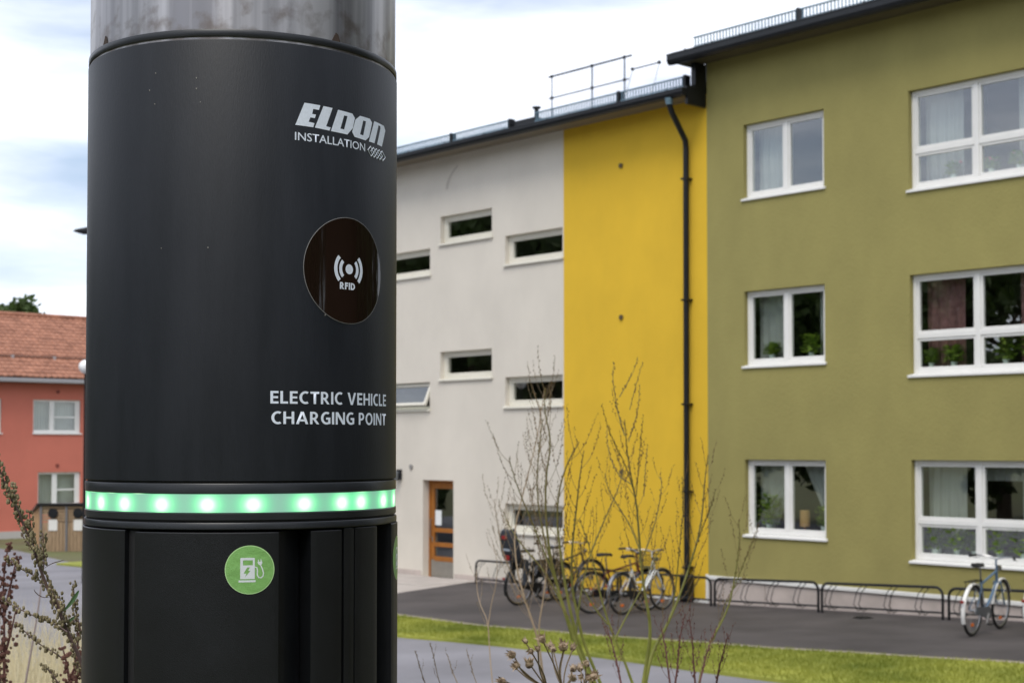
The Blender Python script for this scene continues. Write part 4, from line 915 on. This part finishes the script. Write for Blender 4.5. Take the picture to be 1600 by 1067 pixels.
lg = bent([[(20.53, .31011), (26.6, .30972), (26.08, .30525), (23.87, .30549), (23.43, .30085), (24.93, .30064), (24.48, .29728), (22.78, .29744), (22.11, .29324), (24.34, .29267), (23.9, .28875), (17.23, .28909)],
      [(27.84, .30953), (31.61, .30919), (28.98, .29132), (30.86, .29092), (30.34, .28786), (24.5, .28872)],
      [(33.97, .30856), (40.62, .30783), (41.92, .3042), (40.84, .29424), (38.2, .2873), (30.93, .28771)], [(36.72, .30444), (38.29, .30439), (36.74, .29141), (35.04, .29159)],
      [(44.58, .30763), (50.32, .30765), (51.72, .30451), (49.87, .29029), (47.77, .28599), (41.84, .28665), (40.54, .29083), (42.21, .30301)], [(46.39, .3041), (47.96, .30405), (46.42, .29001), (44.61, .29028)],
      [(53.12, .30685), (60.65, .30617), (61.88, .30231), (58.89, .28536), (55.19, .2858), (57.7, .30236), (57.51, .30436), (56.19, .30442), (53.32, .28586), (49.73, .28594)]], 'maker_lettering', PR, .0002, pil)
text('INSTALLATION', 17.1, 47.5, .2754, .2828, 'maker_lettering', off=.006, parent=pil)
m = MB()
for dd in ([(49.22, .27782), (50.76, .28169), (52.92, .27669), (51.18, .27264)], [(51.02, .27752), (52.64, .28146), (54.93, .27651), (53.08, .27239)], [(52.91, .27728), (54.64, .28129), (57.09, .27641), (55.11, .2722)], [(54.93, .27711), (56.78, .28119), (59.43, .27641), (57.28, .2721)], [(57.09, .27701), (59.09, .28119), (62.02, .27653), (59.64, .27208)]):
    m.tube([cyl(a, z, .15) for a, z in dd], .00058, 5, True)
m.build('diamond_emblem', PR, pil)
bold('ELECTRIC VEHICLE', 8.97, 63.2, .0378, .0490, 'lettering', .0002, pil)
bold('CHARGING POINT', 9.33, 63.1, .0196, .0308, 'lettering', .0002, pil)
def ell(a0, z0, r, n=72, t0=0, t1=360): return [(a0 + math.degrees(r * math.cos(R(t0 + (t1 - t0) * i / n)) / RC), z0 + r * math.sin(R(t0 + (t1 - t0) * i / n))) for i in range(n)]
rc = (39.1, .1613)
bent([ell(*rc, .0494)], 'reader_recess', M_['gap'], .00012, pil)
rd = bent([ell(*rc, .0487)], 'rfid_reader', M_['gloss'], .0005, pil)
m = MB(); m.tube([cyl(a, z, .1503) for a, z in ell(*rc, .04885, 96)], .00028, 5, True); m.build('reader_rim', mat('rim_grey', (.25, .25, .25), .4), rd)
def arcband(c, r, w_, t0, t1, n=20):
    o_ = [(c[0] + math.degrees((r + w_ / 2) * math.cos(R(t0 + (t1 - t0) * i / n)) / RC), c[1] + (r + w_ / 2) * math.sin(R(t0 + (t1 - t0) * i / n))) for i in range(n + 1)]
    i_ = [(c[0] + math.degrees((r - w_ / 2) * math.cos(R(t0 + (t1 - t0) * i / n)) / RC), c[1] + (r - w_ / 2) * math.sin(R(t0 + (t1 - t0) * i / n))) for i in range(n + 1)]
    return o_ + i_[::-1]
sc_ = (39.2, .1627)
bent([ell(*sc_, .0046, 30), arcband(sc_, .0104, .0034, 137, 223), arcband(sc_, .0160, .0036, 137, 223), arcband(sc_, .0104, .0034, -43, 43), arcband(sc_, .0160, .0036, -43, 43)], 'wireless_symbol', PR, .0008, rd)
bold('RFID', 34.9, 42.0, .1438, .1502, 'lettering', .0008, rd, .25, .12)
def sticker(pc, rr=.0215, zc=-.1093):
    o = bent([ell(pc, zc, rr)], 'sticker', M_['stickerrim'], .0017, pil); o['label'] = 'round green sticker with a charging pump symbol'
    bent([ell(pc, zc, rr * .965)], 'sticker_face', M_['sticker'], .0018, o)
    k = .0215 / 198      # metres per traced unit
    A = lambda x, y: (pc + math.degrees((x - 310) * k / RC), zc - (y - 308) * k)
    W = M_['stickwhite']
    bent([[A(*q) for q in ((235, 215), (238, 210), (344, 210), (350, 215), (350, 382), (235, 382))], [A(*q) for q in ((256, 230), (334, 230), (334, 271), (256, 271))],
          [A(*q) for q in ((290, 288), (262, 338), (284, 338), (272, 368), (316, 316), (297, 316), (312, 288))]], 'pump_symbol', W, .0019, o)
    bent([[A(*q) for q in ((222, 392), (357, 392), (357, 408), (222, 408))]], 'pump_symbol', W, .0019, o)
    P = [(350, 285), (366, 290), (371, 310), (370, 352), (382, 372), (400, 374), (416, 360), (419, 335), (412, 305), (396, 270)]
    Lf = []; Rt = []
    for i, (x, y) in enumerate(P):
        x0, y0 = P[max(0, i - 1)]; x1, y1 = P[min(len(P) - 1, i + 1)]; l = math.hypot(x1 - x0, y1 - y0); nx_, ny_ = -(y1 - y0) / l * 4.5, (x1 - x0) / l * 4.5
        Lf.append(A(x + nx_, y + ny_)); Rt.append(A(x - nx_, y - ny_))
    bent([Lf + Rt[::-1]], 'hose_symbol', W, .0019, o)
    bent([[A(*q) for q in ((370, 245), (377, 245), (374, 226), (380, 225), (384, 245), (396, 243), (396, 224), (402, 224), (404, 242), (410, 242), (408, 262), (395, 275), (380, 266))]], 'plug_symbol', W, .0019, o)
sticker(2.3); sticker(78.5)
m = MB()
for (x, y, q) in ((243.5, 115, .9), (306.9, 122.4, 1), (306.9, 139, 1), (233.7, 141.7, .9), (242, 163, .8), (313, 160, .7), (325, 387, .8), (252, 388, .7), (486, 461, 1.1), (500, 470, .9), (508, 492, 1)):
    # small pale flecks on the cover
    r = at(x, y, 1.0) - Vector((0, 0, CZ)); a = r.x ** 2 + r.y ** 2; b_ = -2 * (r.x * AX.x + r.y * AX.y); c = AX.x ** 2 + AX.y ** 2 - RC * RC; tt = (-b_ - math.sqrt(b_ * b_ - 4 * a * c)) / 2 / a
    P = r * tt; ph = math.degrees(math.atan2(P.y - AX.y, P.x - AX.x) - PH0)
    m.blob(cyl((ph + 180) % 360 - 180, P.z, .1501), .0003 * q, .0006 * q, .0009 * q, 6, 4, .5)
tag(m.build('flecks', mat('fleck', (.24, .23, .21), .8), pil), kind='stuff')

# ------------------------------------------------------------------ foreground weeds
wp = random.Random(21)
stem_g = mat('green_stem', (.22, .27, .035), .55, 0, .3, 14, c2=(.36, .37, .09), trans=.12); 
def stem_gradient():
    m = stem_g; t = m.node_tree; n = t.nodes; b = n['Principled BSDF']; old = b.inputs['Base Color'].links[0].from_socket
    tc = n.new('ShaderNodeTexCoord'); sp = n.new('ShaderNodeSeparateXYZ'); mr = n.new('ShaderNodeMapRange'); mr.inputs[1].default_value = .75; mr.inputs[2].default_value = 1.35
    mx_ = n.new('ShaderNodeMix'); mx_.data_type = 'RGBA'; mx_.inputs[7].default_value = (.15, .125, .035, 1)
    t.links.new(tc.outputs['Object'], sp.inputs[0]); t.links.new(sp.outputs['Z'], mr.inputs[0]); t.links.new(mr.outputs[0], mx_.inputs[0]); t.links.new(old, mx_.inputs[6]); t.links.new(mx_.outputs[2], b.inputs['Base Color'])
stem_gradient(); twig_d = mat('brown_twig', (.17, .115, .04), .7, 0, .3, 20)
stem_d = mat('dry_stem', (.17, .12, .06), .8, 0, .3, 14); pod = mat('brown_pod', (.11, .065, .022), .85, 0, .4, 30)
stem_l = mat('pale_stem', (.36, .27, .18), .8, 0, .2, 14); podg = mat('olive_pod', (.17, .145, .06), .8, 0, .5, 60, c2=(.34, .28, .16))
redst = mat('dock_stem', (.10, .035, .03), .8, 0, .3, 14); redpod = mat('dock_seed', (.085, .028, .022), .85, 0, .45, 20, c2=(.16, .07, .05))
purp = mat('purple_stem', (.11, .065, .07), .6, 0, .25, 20, c2=(.17, .11, .09))
def resample(P, n):
    L = [0]
    for a, b in zip(P, P[1:]): L.append(L[-1] + (b - a).length)
    o = []; j = 0
    for i in range(n):
        t = L[-1] * i / (n - 1)
        while j < len(P) - 2 and L[j + 1] < t: j += 1
        q = (t - L[j]) / max(1e-9, L[j + 1] - L[j]); o.append(P[j].lerp(P[j + 1], q))
    return o, L[-1]
def smoothp(P):
    for _ in range(2):
        Q = [P[0]]
        for a, b in zip(P, P[1:]): Q += [a.lerp(b, .25), a.lerp(b, .75)]
        P = Q + [P[-1]]
    return P
def stem(m, pix, Y, r0, r1, dY=0.0):
    P = [at(x, y, Y + dY * i / max(1, len(pix) - 1)) for i, (x, y) in enumerate(pix)]; P = smoothp(P); n = len(P)
    m.tube(P, [r0 + (r1 - r0) * i / (n - 1) for i in range(n)], 6); return P
def pods(m, P, t0, size, gap, t1=1.0, spread=1.0):
    Q, L = resample(P, max(3, int(sum((b - a).length for a, b in zip(P, P[1:])) / gap)))
    for i, q in enumerate(Q):
        t = i / len(Q)
        if t < t0 or t > t1 or wp.random() < .15: continue
        s = size * wp.uniform(.6, 1.25) * (1 - .35 * t); o = Vector((wp.uniform(-1, 1), wp.uniform(-1, 1), wp.uniform(-.3, 1))) * size * spread
        m.blob(q + o, s * .6, s * .6, s, 5, 3, .4, wp)
def twigs(ms, mp_, P, k, L0, t0, r, size, gap, up=.9, t1=.98):
    for i in range(k):
        t = t0 + (t1 - t0) * (i + wp.random() * .7) / k; j = min(len(P) - 2, int(t * (len(P) - 1))); p_ = P[j]; d = (P[j + 1] - P[j]).normalized()
        sd_ = Vector((1 if (i % 2) else -1, wp.uniform(-.8, .8), 0)) * wp.uniform(.35, .75); L = L0 * wp.uniform(.55, 1.2) * (1 - .45 * t)
        a = (d + sd_).normalized(); b = (a + Vector((0, 0, up))).normalized(); c = (b + Vector((wp.uniform(-.2, .2), wp.uniform(-.2, .2), .5))).normalized()
        T = smoothp([p_, p_ + a * L * .3, p_ + a * L * .3 + b * L * .35, p_ + a * L * .3 + b * L * .35 + c * L * .4]); ms.tube(T, [r * (1 - .7 * q / (len(T) - 1)) for q in range(len(T))], 4)
        pods(mp_, T, .35, size, gap)
def weed(name, label, cat, group, specs, sm, pm, Y, tw=None, base=None):
    """specs: (pixel path, r0, r1, n twigs, twig length, start, pod size, own pods from)"""
    x0, y0 = specs[0][0][0]; b0 = at(x0, y0, Y); gz = hgt(b0.x, b0.y)
    ms = MB(); mp_ = MB(); mt = MB(); q_ = Y / 3.0
    for (pix, r0, r1, k, L0, t0, ps, pf) in specs:
        r0 *= q_ * .82; r1 *= q_ * .62; L0 *= q_; ps *= q_ * .85
        P = stem(ms, pix, Y + wp.uniform(-.08, .08), r0, r1, wp.uniform(-.1, .15))
        if pix[0][1] >= 1060:      # carry the stem on down to the ground
            g_ = b0.lerp(P[0], .25); ms.tube([P[0], P[0].lerp(Vector((g_.x, g_.y, gz)), .5) + Vector((.01, 0, 0)), Vector((g_.x, g_.y, gz - .03))], [r0, r0 * 1.1, r0 * 1.2], 6)
        twigs(mt, mp_, P, int(k * 1.7), L0, max(.2, t0 - .1), r1 * .8, ps * .85, ps * 1.5); pods(mp_, P, pf, ps, ps * 1.6)
    e = empty(name, (b0.x, b0.y, gz), 0, label, cat, group)
    off = Matrix.Translation(-Vector((b0.x, b0.y, gz)))
    ms.xf(off).build('stem', sm, e, True)
    if mt.v: mt.xf(off).build('twigs', twig_d if sm is stem_g else sm, e, True)['kind'] = 'stuff'
    o = mp_.xf(off).build('seed_pods', pm, e); o['kind'] = 'stuff'; return e
YA = 4.2
weed('weed', 'dense bundle of green stems in front of the seam between cream and yellow wall', 'weed', 'weeds before the pillar', [
    ([(925, 1067), (905, 1020), (893, 985), (880, 950), (868, 905), (858, 860), (852, 800), (853, 740), (862, 690), (850, 640), (852, 605)], .0058, .0012, 9, .16, .45, .0034, .72),
    ([(930, 1067), (905, 1010), (896, 975), (886, 930), (878, 880), (870, 820), (872, 770), (885, 725), (905, 690)], .0055, .0014, 7, .16, .40, .0034, .6),
    ([(938, 1067), (912, 1005), (902, 960), (893, 915), (893, 860), (900, 800), (905, 750), (912, 705)], .005, .0013, 7, .15, .42, .0034, .6),
    ([(895, 1000), (883, 960), (868, 905), (845, 850), (825, 800), (808, 760), (795, 715)], .0035, .0011, 8, .14, .3, .003, .55),
    ([(905, 1010), (880, 945), (850, 890), (822, 860), (800, 830), (784, 795)], .003, .001, 6, .12, .3, .003, .5),
    ([(900, 990), (905, 940), (915, 890), (928, 850), (950, 800), (968, 760), (975, 725)], .0032, .001, 7, .12, .35, .003, .5),
    ([(893, 985), (868, 905), (845, 820), (838, 760), (842, 700), (848, 655)], .0028, .001, 8, .12, .4, .003, .5)], stem_g, pod, YA)
weed('weed', 'tallest thin green-stemmed weed reaching high in front of the yellow wall', 'weed', 'weeds before the pillar', [
    ([(1004, 1075), (1010, 1035), (1016, 1000), (1015, 965), (1008, 930), (1002, 885), (998, 830), (995, 790), (988, 755), (980, 710), (976, 655)], .0055, .0013, 10, .15, .42, .0032, .6),
    ([(990, 765), (975, 720), (958, 690), (948, 660), (940, 632)], .0016, .0007, 0, .1, .3, .003, .1),
    ([(988, 757), (968, 745), (955, 720), (948, 690), (949, 665)], .0015, .0007, 0, .1, .3, .003, .1),
    ([(976, 680), (968, 655), (962, 625), (957, 590), (959, 567)], .0016, .0007, 1, .06, .3, .0032, .05),
    ([(968, 620), (978, 603), (990, 580), (997, 558)], .0012, .0006, 0, .1, .3, .0028, .1),
    ([(984, 640), (990, 615), (997, 590), (1004, 567)], .0012, .0006, 0, .1, .3, .0028, .1),
    ([(982, 690), (990, 665), (997, 640), (1000, 600)], .0012, .0006, 0, .1, .3, .0028, .1),
    ([(994, 775), (997, 740), (1000, 700), (1005, 650)], .0016, .0006, 2, .06, .3, .003, .15),
    ([(1006, 775), (1008, 740), (1010, 715), (1012, 695)], .0012, .0006, 0, .1, .3, .003, .15),
    ([(1000, 860), (985, 820), (965, 790), (950, 765), (945, 740)], .002, .0008, 5, .08, .3, .003, .3),
    ([(1001, 880), (1020, 830), (1030, 790), (1035, 750), (1030, 745)], .002, .0008, 4, .08, .3, .003, .35)], stem_g, pod, YA - .1)
weed('weed', 'leaning pale green weed crossing in front of the black downpipe', 'weed', 'weeds before the pillar', [
    ([(1008, 1070), (1018, 1020), (1038, 985), (1050, 958), (1062, 930), (1074, 895), (1090, 845), (1098, 800), (1100, 760), (1106, 712)], .0050, .0012, 9, .15, .35, .003, .6),
    ([(1050, 958), (1058, 900), (1062, 850), (1068, 800), (1066, 745)], .002, .0008, 5, .1, .3, .003, .4),
    ([(1075, 890), (1095, 830), (1110, 795), (1118, 765)], .0018, .0008, 4, .08, .3, .003, .3)], stem_g, pod, YA + .15)
weed('weed', 'low forked green weed between the bundle and the tallest weed', 'weed', 'weeds before the pillar', [
    ([(990, 1072), (975, 1030), (962, 1000), (950, 970), (938, 930), (930, 890), (920, 850), (905, 810)], .0042, .0012, 8, .13, .35, .003, .6),
    ([(960, 1000), (980, 960), (1000, 925), (1015, 890), (1030, 860)], .0025, .001, 5, .1, .3, .003, .5),
    ([(950, 975), (925, 945), (905, 905), (895, 870)], .0022, .001, 5, .1, .3, .003, .5)], stem_g, pod, YA - .25)
weed('weed', 'rightmost thin green weed leaning in front of the green wall', 'weed', 'weeds before the pillar', [
    ([(1092, 1072), (1100, 1020), (1120, 985), (1138, 950), (1146, 915), (1153, 870), (1156, 830), (1154, 812)], .0036, .0009, 5, .12, .5, .003, .6),
    ([(1146, 920), (1160, 885), (1175, 850), (1186, 818)], .0014, .0007, 2, .07, .3, .003, .3),
    ([(1115, 1000), (1128, 960), (1140, 925), (1165, 900)], .0012, .0007, 2, .07, .3, .003, .3)], stem_g, pod, YA + .3)
weed('weed', 'pale dry weed with sparse seeds in front of the lowest cream-wall window', 'weed', 'weeds before the pillar', [
    ([(850, 1070), (842, 1000), (828, 960), (815, 920), (806, 880), (803, 830), (815, 780), (828, 730), (838, 690), (845, 650), (850, 612)], .0032, .0009, 14, .14, .25, .0026, .6),
    ([(848, 1067), (840, 985), (850, 930), (856, 870), (842, 800), (838, 740), (846, 680), (843, 635)], .0026, .0008, 12, .12, .3, .0026, .5),
    ([(840, 1000), (826, 950), (800, 900), (782, 850), (776, 810), (772, 780)], .002, .0008, 9, .11, .3, .0026, .4)], stem_l, stem_d, YA + .35)
weed('weed', 'thin forked dry stalk in front of the asphalt left of the child-seat bicycle', 'weed', 'weeds before the pillar', [
    ([(770, 1072), (765, 1020), (763, 970), (750, 945), (745, 920), (744, 890)], .0018, .0008, 2, .08, .5, .002, .8),
    ([(763, 975), (768, 940), (775, 915), (778, 880), (770, 850)], .0015, .0007, 2, .06, .5, .002, .7)], stem_l, stem_d, YA + .2)
for i, (x, tp, bd, lab) in enumerate(((1062, 985, 8, 'left of the pair below the downpipe'), (1082, 990, -5, 'right of the pair below the downpipe'), (1105, 1005, 14, 'beside the rightmost green weed'), (1040, 1000, -8, 'at the foot of the leaning pale green weed'), (1128, 1015, 10, 'furthest right above the lower road'), (960, 1005, -12, 'at the foot of the forked green weed'))):
    weed('dock_stalk', 'reddish brown dried dock stalk ' + lab, 'dock stalk', 'dried dock stalks', [([(x - bd, 1075), (x - bd * .4, 1040), (x, tp + 12), (x + bd, tp - 25)], .003, .0012, 5, .07, .2, .0036, .15)], redst, redpod, 2.9 + .15 * (i % 3))
for i, (x, y, lab) in enumerate(((655, 1042, 'nearest the pillar'), (678, 1030, 'second from the pillar'), (705, 1048, 'with the lowest tip right of the pillar'), (735, 1040, 'just left of the seed heads'))):
    weed('dry_grass_stalk', 'thin dry grass stalk over the lower road, ' + lab, 'grass stalk', 'dry grass stalks', [([(x + 14, 1078), (x + 6, 1058), (x, y - 4), (x - 6, y - 26)], .0014, .0007, 2, .03, .4, .0022, .5)], stem_d, pod, 2.7)
# seed heads
sb = at(880, 1120, 2.2); gz = hgt(sb.x, sb.y); kn = empty('knapweed', (sb.x, sb.y, gz), 0, 'dried plant with tan papery seed heads at the bottom centre', 'dried plant')
off = Matrix.Translation(-Vector((sb.x, sb.y, gz))); ms = MB(); tan = mat('tan_papery', (.30, .19, .11), .85, 0, .45, 90, .6, 400, c2=(.58, .44, .30)); tand = mat('dark_calyx', (.10, .065, .04), .9)
heads = [(824, 1001), (829, 1015), (851, 1003), (857, 1014), (868, 1010), (877, 1007), (884, 1013), (891, 1011), (801, 1023), (804, 1033), (802, 1043), (825, 1036), (784, 1058), (893, 1041), (904, 1044), (913, 1041), (908, 1054), (924, 1051), (931, 1055), (889, 1061), (899, 1060), (918, 1062), (840, 1010)]
hb_ = [at(855, 1075, 2.2), at(880, 1078, 2.2), at(905, 1082, 2.2)]
for i, (x, y) in enumerate(heads):
    Y = 2.2 + wp.uniform(-.12, .12); p_ = at(x + wp.uniform(-5, 5), y + wp.uniform(-6, 6), Y); b_ = hb_[0 if x < 850 else (1 if x < 900 else 2)]; q = .0060 * wp.uniform(.7, 1.35)
    dr = (p_ - b_).normalized(); ms.tube(smoothp([b_, b_.lerp(p_, .5) + Vector((wp.uniform(-.01, .01), 0, -.004)), p_ - dr * q]), .0011, 5)
    m = MB(); n_ = 11
    m.blob((0, 0, 0), q * .8, q * .8, q * .9, 9, 6, .5, wp)
    for k in range(n_):
        a = 2 * math.pi * k / n_ + wp.uniform(-.2, .2); c, s_ = math.cos(a), math.sin(a); f_ = wp.uniform(.8, 1.7)
        m.add([(c * q * .6 - s_ * q * .3, s_ * q * .6 + c * q * .3, q * .2), (c * q * .6 + s_ * q * .3, s_ * q * .6 - c * q * .3, q * .2), (c * q * f_, s_ * q * f_, q * 1.25)], [(0, 1, 2)])
    Mx = off @ Matrix.Translation(p_) @ dr.to_track_quat('Z', 'Y').to_matrix().to_4x4() @ Matrix.Rotation(wp.uniform(-.8, .8), 4, 'X')
    hd = m.xf(Mx).build('seed_head', tan, kn)
    MB().blob((0, 0, -q * .5), q * .62, q * .62, q * .5, 8, 5, .2, wp).xf(Mx).build('calyx', tand, hd)
for b_ in hb_: ms.tube([b_, b_.lerp(Vector((sb.x, sb.y, gz)), .5), Vector((sb.x, sb.y, gz - .03))], [.0017, .002, .0024], 6)
ms.xf(off).build('stem', stem_d, kn, True)

# mugwort left of the pillar, close to the focus
YM = 1.62
x0, y0 = 129, 1027; b0 = at(140, 1100, YM); gz = hgt(b0.x, b0.y); mg = empty('mugwort', (b0.x, b0.y, gz), 0, 'mugwort with olive brown buds and purple stem leaning left beside the pillar', 'mugwort'); off = Matrix.Translation(-Vector((b0.x, b0.y, gz)))
ms = MB(); mp_ = MB()
def budrun(P, size, dens, t0=0.0, dist=1.0):
    Q, L = resample(P, max(3, int(sum((b - a).length for a, b in zip(P, P[1:])) / (size * dens))))
    for i, q in enumerate(Q):
        if i / len(Q) < t0: continue
        for _ in range(wp.choice((1, 2, 2, 3))):
            d = Vector((wp.gauss(0, 1), wp.gauss(0, 1), wp.gauss(0, .6) + .25)); d.normalize(); s = size * wp.uniform(.6, 1.1); mp_.blob(q + d * size * 1.15 * dist, s * .55, s * .55, s * .75, 6, 4, .3, wp)
main = stem(ms, [(150, 1120), (131, 1040), (105, 987), (94, 957), (79, 930), (68, 903), (58, 872), (50, 850), (37, 821), (30, 801), (17, 780), (6, 752), (-2, 730), (-12, 700)], YM, .0023, .0007, -.05)
budrun(main[8:], .0036, .62, dist=1.15)
for pix in ([(105, 987), (84, 973), (63, 966), (40, 956), (20, 945), (5, 937)], [(96, 1027), (87, 1020), (70, 1011), (53, 1000), (38, 985), (26, 975)], [(66, 900), (69, 880), (68, 855), (67, 832)], [(68, 912), (52, 897), (35, 890), (22, 880), (12, 871)],
            [(122, 1010), (121, 980), (118, 945), (114, 911)], [(100, 1080), (88, 1062), (78, 1048), (69, 1040)], [(60, 880), (52, 850), (48, 825), (46, 800)], [(98, 965), (92, 945), (85, 930), (78, 915)], [(108, 990), (100, 970), (96, 950), (93, 930)],
            [(40, 830), (34, 815), (28, 800), (21, 770)], [(126, 985), (122, 965), (110, 975), (107, 962)], [(54, 862), (46, 850), (38, 842), (33, 832)], [(128, 1060), (118, 1030), (112, 1005), (110, 985)], [(27, 800), (25, 780), (22, 765), (19, 755)]):
    P = stem(ms, pix, YM + wp.uniform(-.05, .05), .0009, .0005); budrun(P, .0031, .72, .08)
ms.xf(off).build('stem', purp, mg, True); o = mp_.xf(off).build('buds', podg, mg); o['kind'] = 'stuff'
def leafp(pix, Y, w_, m_, par, off):
    P = smoothp([at(x, y, Y) for x, y in pix]); m = MB(); v = []; n = len(P)
    for i, p_ in enumerate(P):
        d = (P[min(i + 1, n - 1)] - P[max(i - 1, 0)]).normalized(); s = d.cross(Vector((0, 1, 0))).normalized() * w_ * math.sin(math.pi * (i + .15) / (n - .5)); v += [p_ - s, p_ + Vector((0, .0008, 0)), p_ + s]
    m.add(v, [(3 * i, 3 * i + 1, 3 * i + 4, 3 * i + 3) for i in range(n - 1)] + [(3 * i + 1, 3 * i + 2, 3 * i + 5, 3 * i + 4) for i in range(n - 1)]); m.xf(off).build('leaf', m_, par)
lf = mat('mugwort_leaf', (.09, .17, .07), .6, 0, .2, 60, trans=.3)
leafp([(100, 954), (107, 946), (115, 936), (120, 928), (123, 922)], YM, .0022, lf, mg, off); leafp([(107, 972), (110, 968), (117, 963)], YM, .0015, lf, mg, off); leafp([(78, 933), (65, 933), (55, 925), (53, 920)], YM, .0005, purp, mg, off)
leafp([(68, 888), (80, 880), (95, 876), (101, 875)], YM, .0005, stem_d, mg, off)
# dark dock plants at the far left and beside the pillar foot
def dock(label, runs, Y, size):
    x, y = runs[0][0]; b = at(x, y, Y); gz = hgt(b.x, b.y); e = empty('dock_plant', (b.x, b.y, gz), 0, label, 'dock plant', 'dock plants beside the pillar'); off = Matrix.Translation(-Vector((b.x, b.y, gz))); ms = MB(); mp_ = MB()
    ms.tube([b, Vector((b.x, b.y, gz - .03))], .004, 6)
    for pix in runs:
        P = stem(ms, pix, Y, .0028, .0009); Q, L = resample(P, max(3, int(sum((b_ - a).length for a, b_ in zip(P, P[1:])) / .011)))
        for i, q in enumerate(Q):
            for _ in range(5):
                d = Vector((wp.gauss(0, 1), wp.gauss(0, 1), wp.gauss(0, .7))) * size * 1.5 * (1 - .5 * i / len(Q)); s = size * wp.uniform(.5, 1); mp_.blob(q + d, s, s * .5, s, 5, 3, .5, wp)
    ms.xf(off).build('stem', redst, e, True); o = mp_.xf(off).build('seeds', redpod, e); o['kind'] = 'stuff'
dock('dark reddish dried dock with dense seeds at the left edge of the picture', [[(8, 1085), (6, 1040), (7, 985), (4, 930), (8, 880), (14, 850)], [(5, 1030), (14, 1000), (20, 975), (24, 955)], [(0, 1070), (-6, 1000), (-4, 930)], [(6, 960), (14, 925), (22, 890), (27, 870)]], 2.6, .0046)
dock('dark reddish dried dock low beside the foot of the pillar', [[(112, 1090), (108, 1060), (103, 1030), (98, 1012)], [(118, 1075), (122, 1040), (120, 1010), (126, 985)], [(108, 1062), (118, 1040), (128, 1020)]], 2.3, .0042)
weed('dry_grass_stalk', 'thin blurred grey stalk slanting up in front of the left road', 'grass stalk', 'dry grass stalks', [([(38, 1075), (50, 1010), (60, 950), (66, 900), (68, 878)], .0028, .0018, 0, .03, .4, .0022, .95)], mat('grey_stalk', (.25, .2, .19), .8), pod, 3.4)
# tall dry grass on the bank
gr = random.Random(5); gm_ = mat('dry_grass', (.72, .62, .38), .8, 0, .25, 2.5, c2=(.86, .79, .58), trans=.35); g = MB()
k = 0
while k < 26000:
    y = gr.uniform(3.0, 9.2); x = gr.uniform(-.50 * y - .6, -.24 * y) if gr.random() < .72 else gr.uniform(-.24 * y, .42 * y + .5)
    left = smooth01(-.20, -.27, x / y)
    if math.hypot(x - AX.x, y - AX.y) < .45: continue
    if left < .05 and gr.random() < .55: continue
    k += 1; h = (.30 + .60 * left) * gr.uniform(.6, 1.18); z = hgt(x, y); a = gr.uniform(0, 6.28); wd = gr.uniform(.002, .0045); dx, dy = math.cos(a) * wd, math.sin(a) * wd; lx, ly = gr.gauss(0, .16) * h, gr.gauss(0, .16) * h
    g.add([(x - dx, y - dy, z - .02), (x + dx, y + dy, z - .02), (x + dx * .7 + lx * .4, y + dy * .7 + ly * .4, z + h * .6), (x - dx * .7 + lx * .4, y - dy * .7 + ly * .4, z + h * .6), (x + lx, y + ly, z + h)], [(0, 1, 2, 3), (3, 2, 4)])
tag(g.build('dry_grass', gm_), 'tall straw-coloured dry grass on the bank at the lower left', 'grass', kind='stuff')
# short wild growth near the camera feet
g = MB(); k = 0
while k < 9000:
    x = gr.uniform(-2.5, 3.0); y = gr.uniform(-.5, 4.2)
    if math.hypot(x - AX.x, y - AX.y) < .22: continue
    k += 1; h = gr.uniform(.05, .22); z = hgt(x, y); a = gr.uniform(0, 6.28); dx, dy = math.cos(a) * .003, math.sin(a) * .003
    g.add([(x - dx, y - dy, z - .01), (x + dx, y + dy, z - .01), (x + gr.gauss(0, .3) * h, y + gr.gauss(0, .3) * h, z + h)], [(0, 1, 2)])
tag(g.build('bank_grass', mat('bank_grass', (.10, .14, .03), .8, 0, .4, 3, c2=(.26, .22, .09), trans=.25)), 'short rough grass round the foot of the pillar', 'grass', kind='stuff')
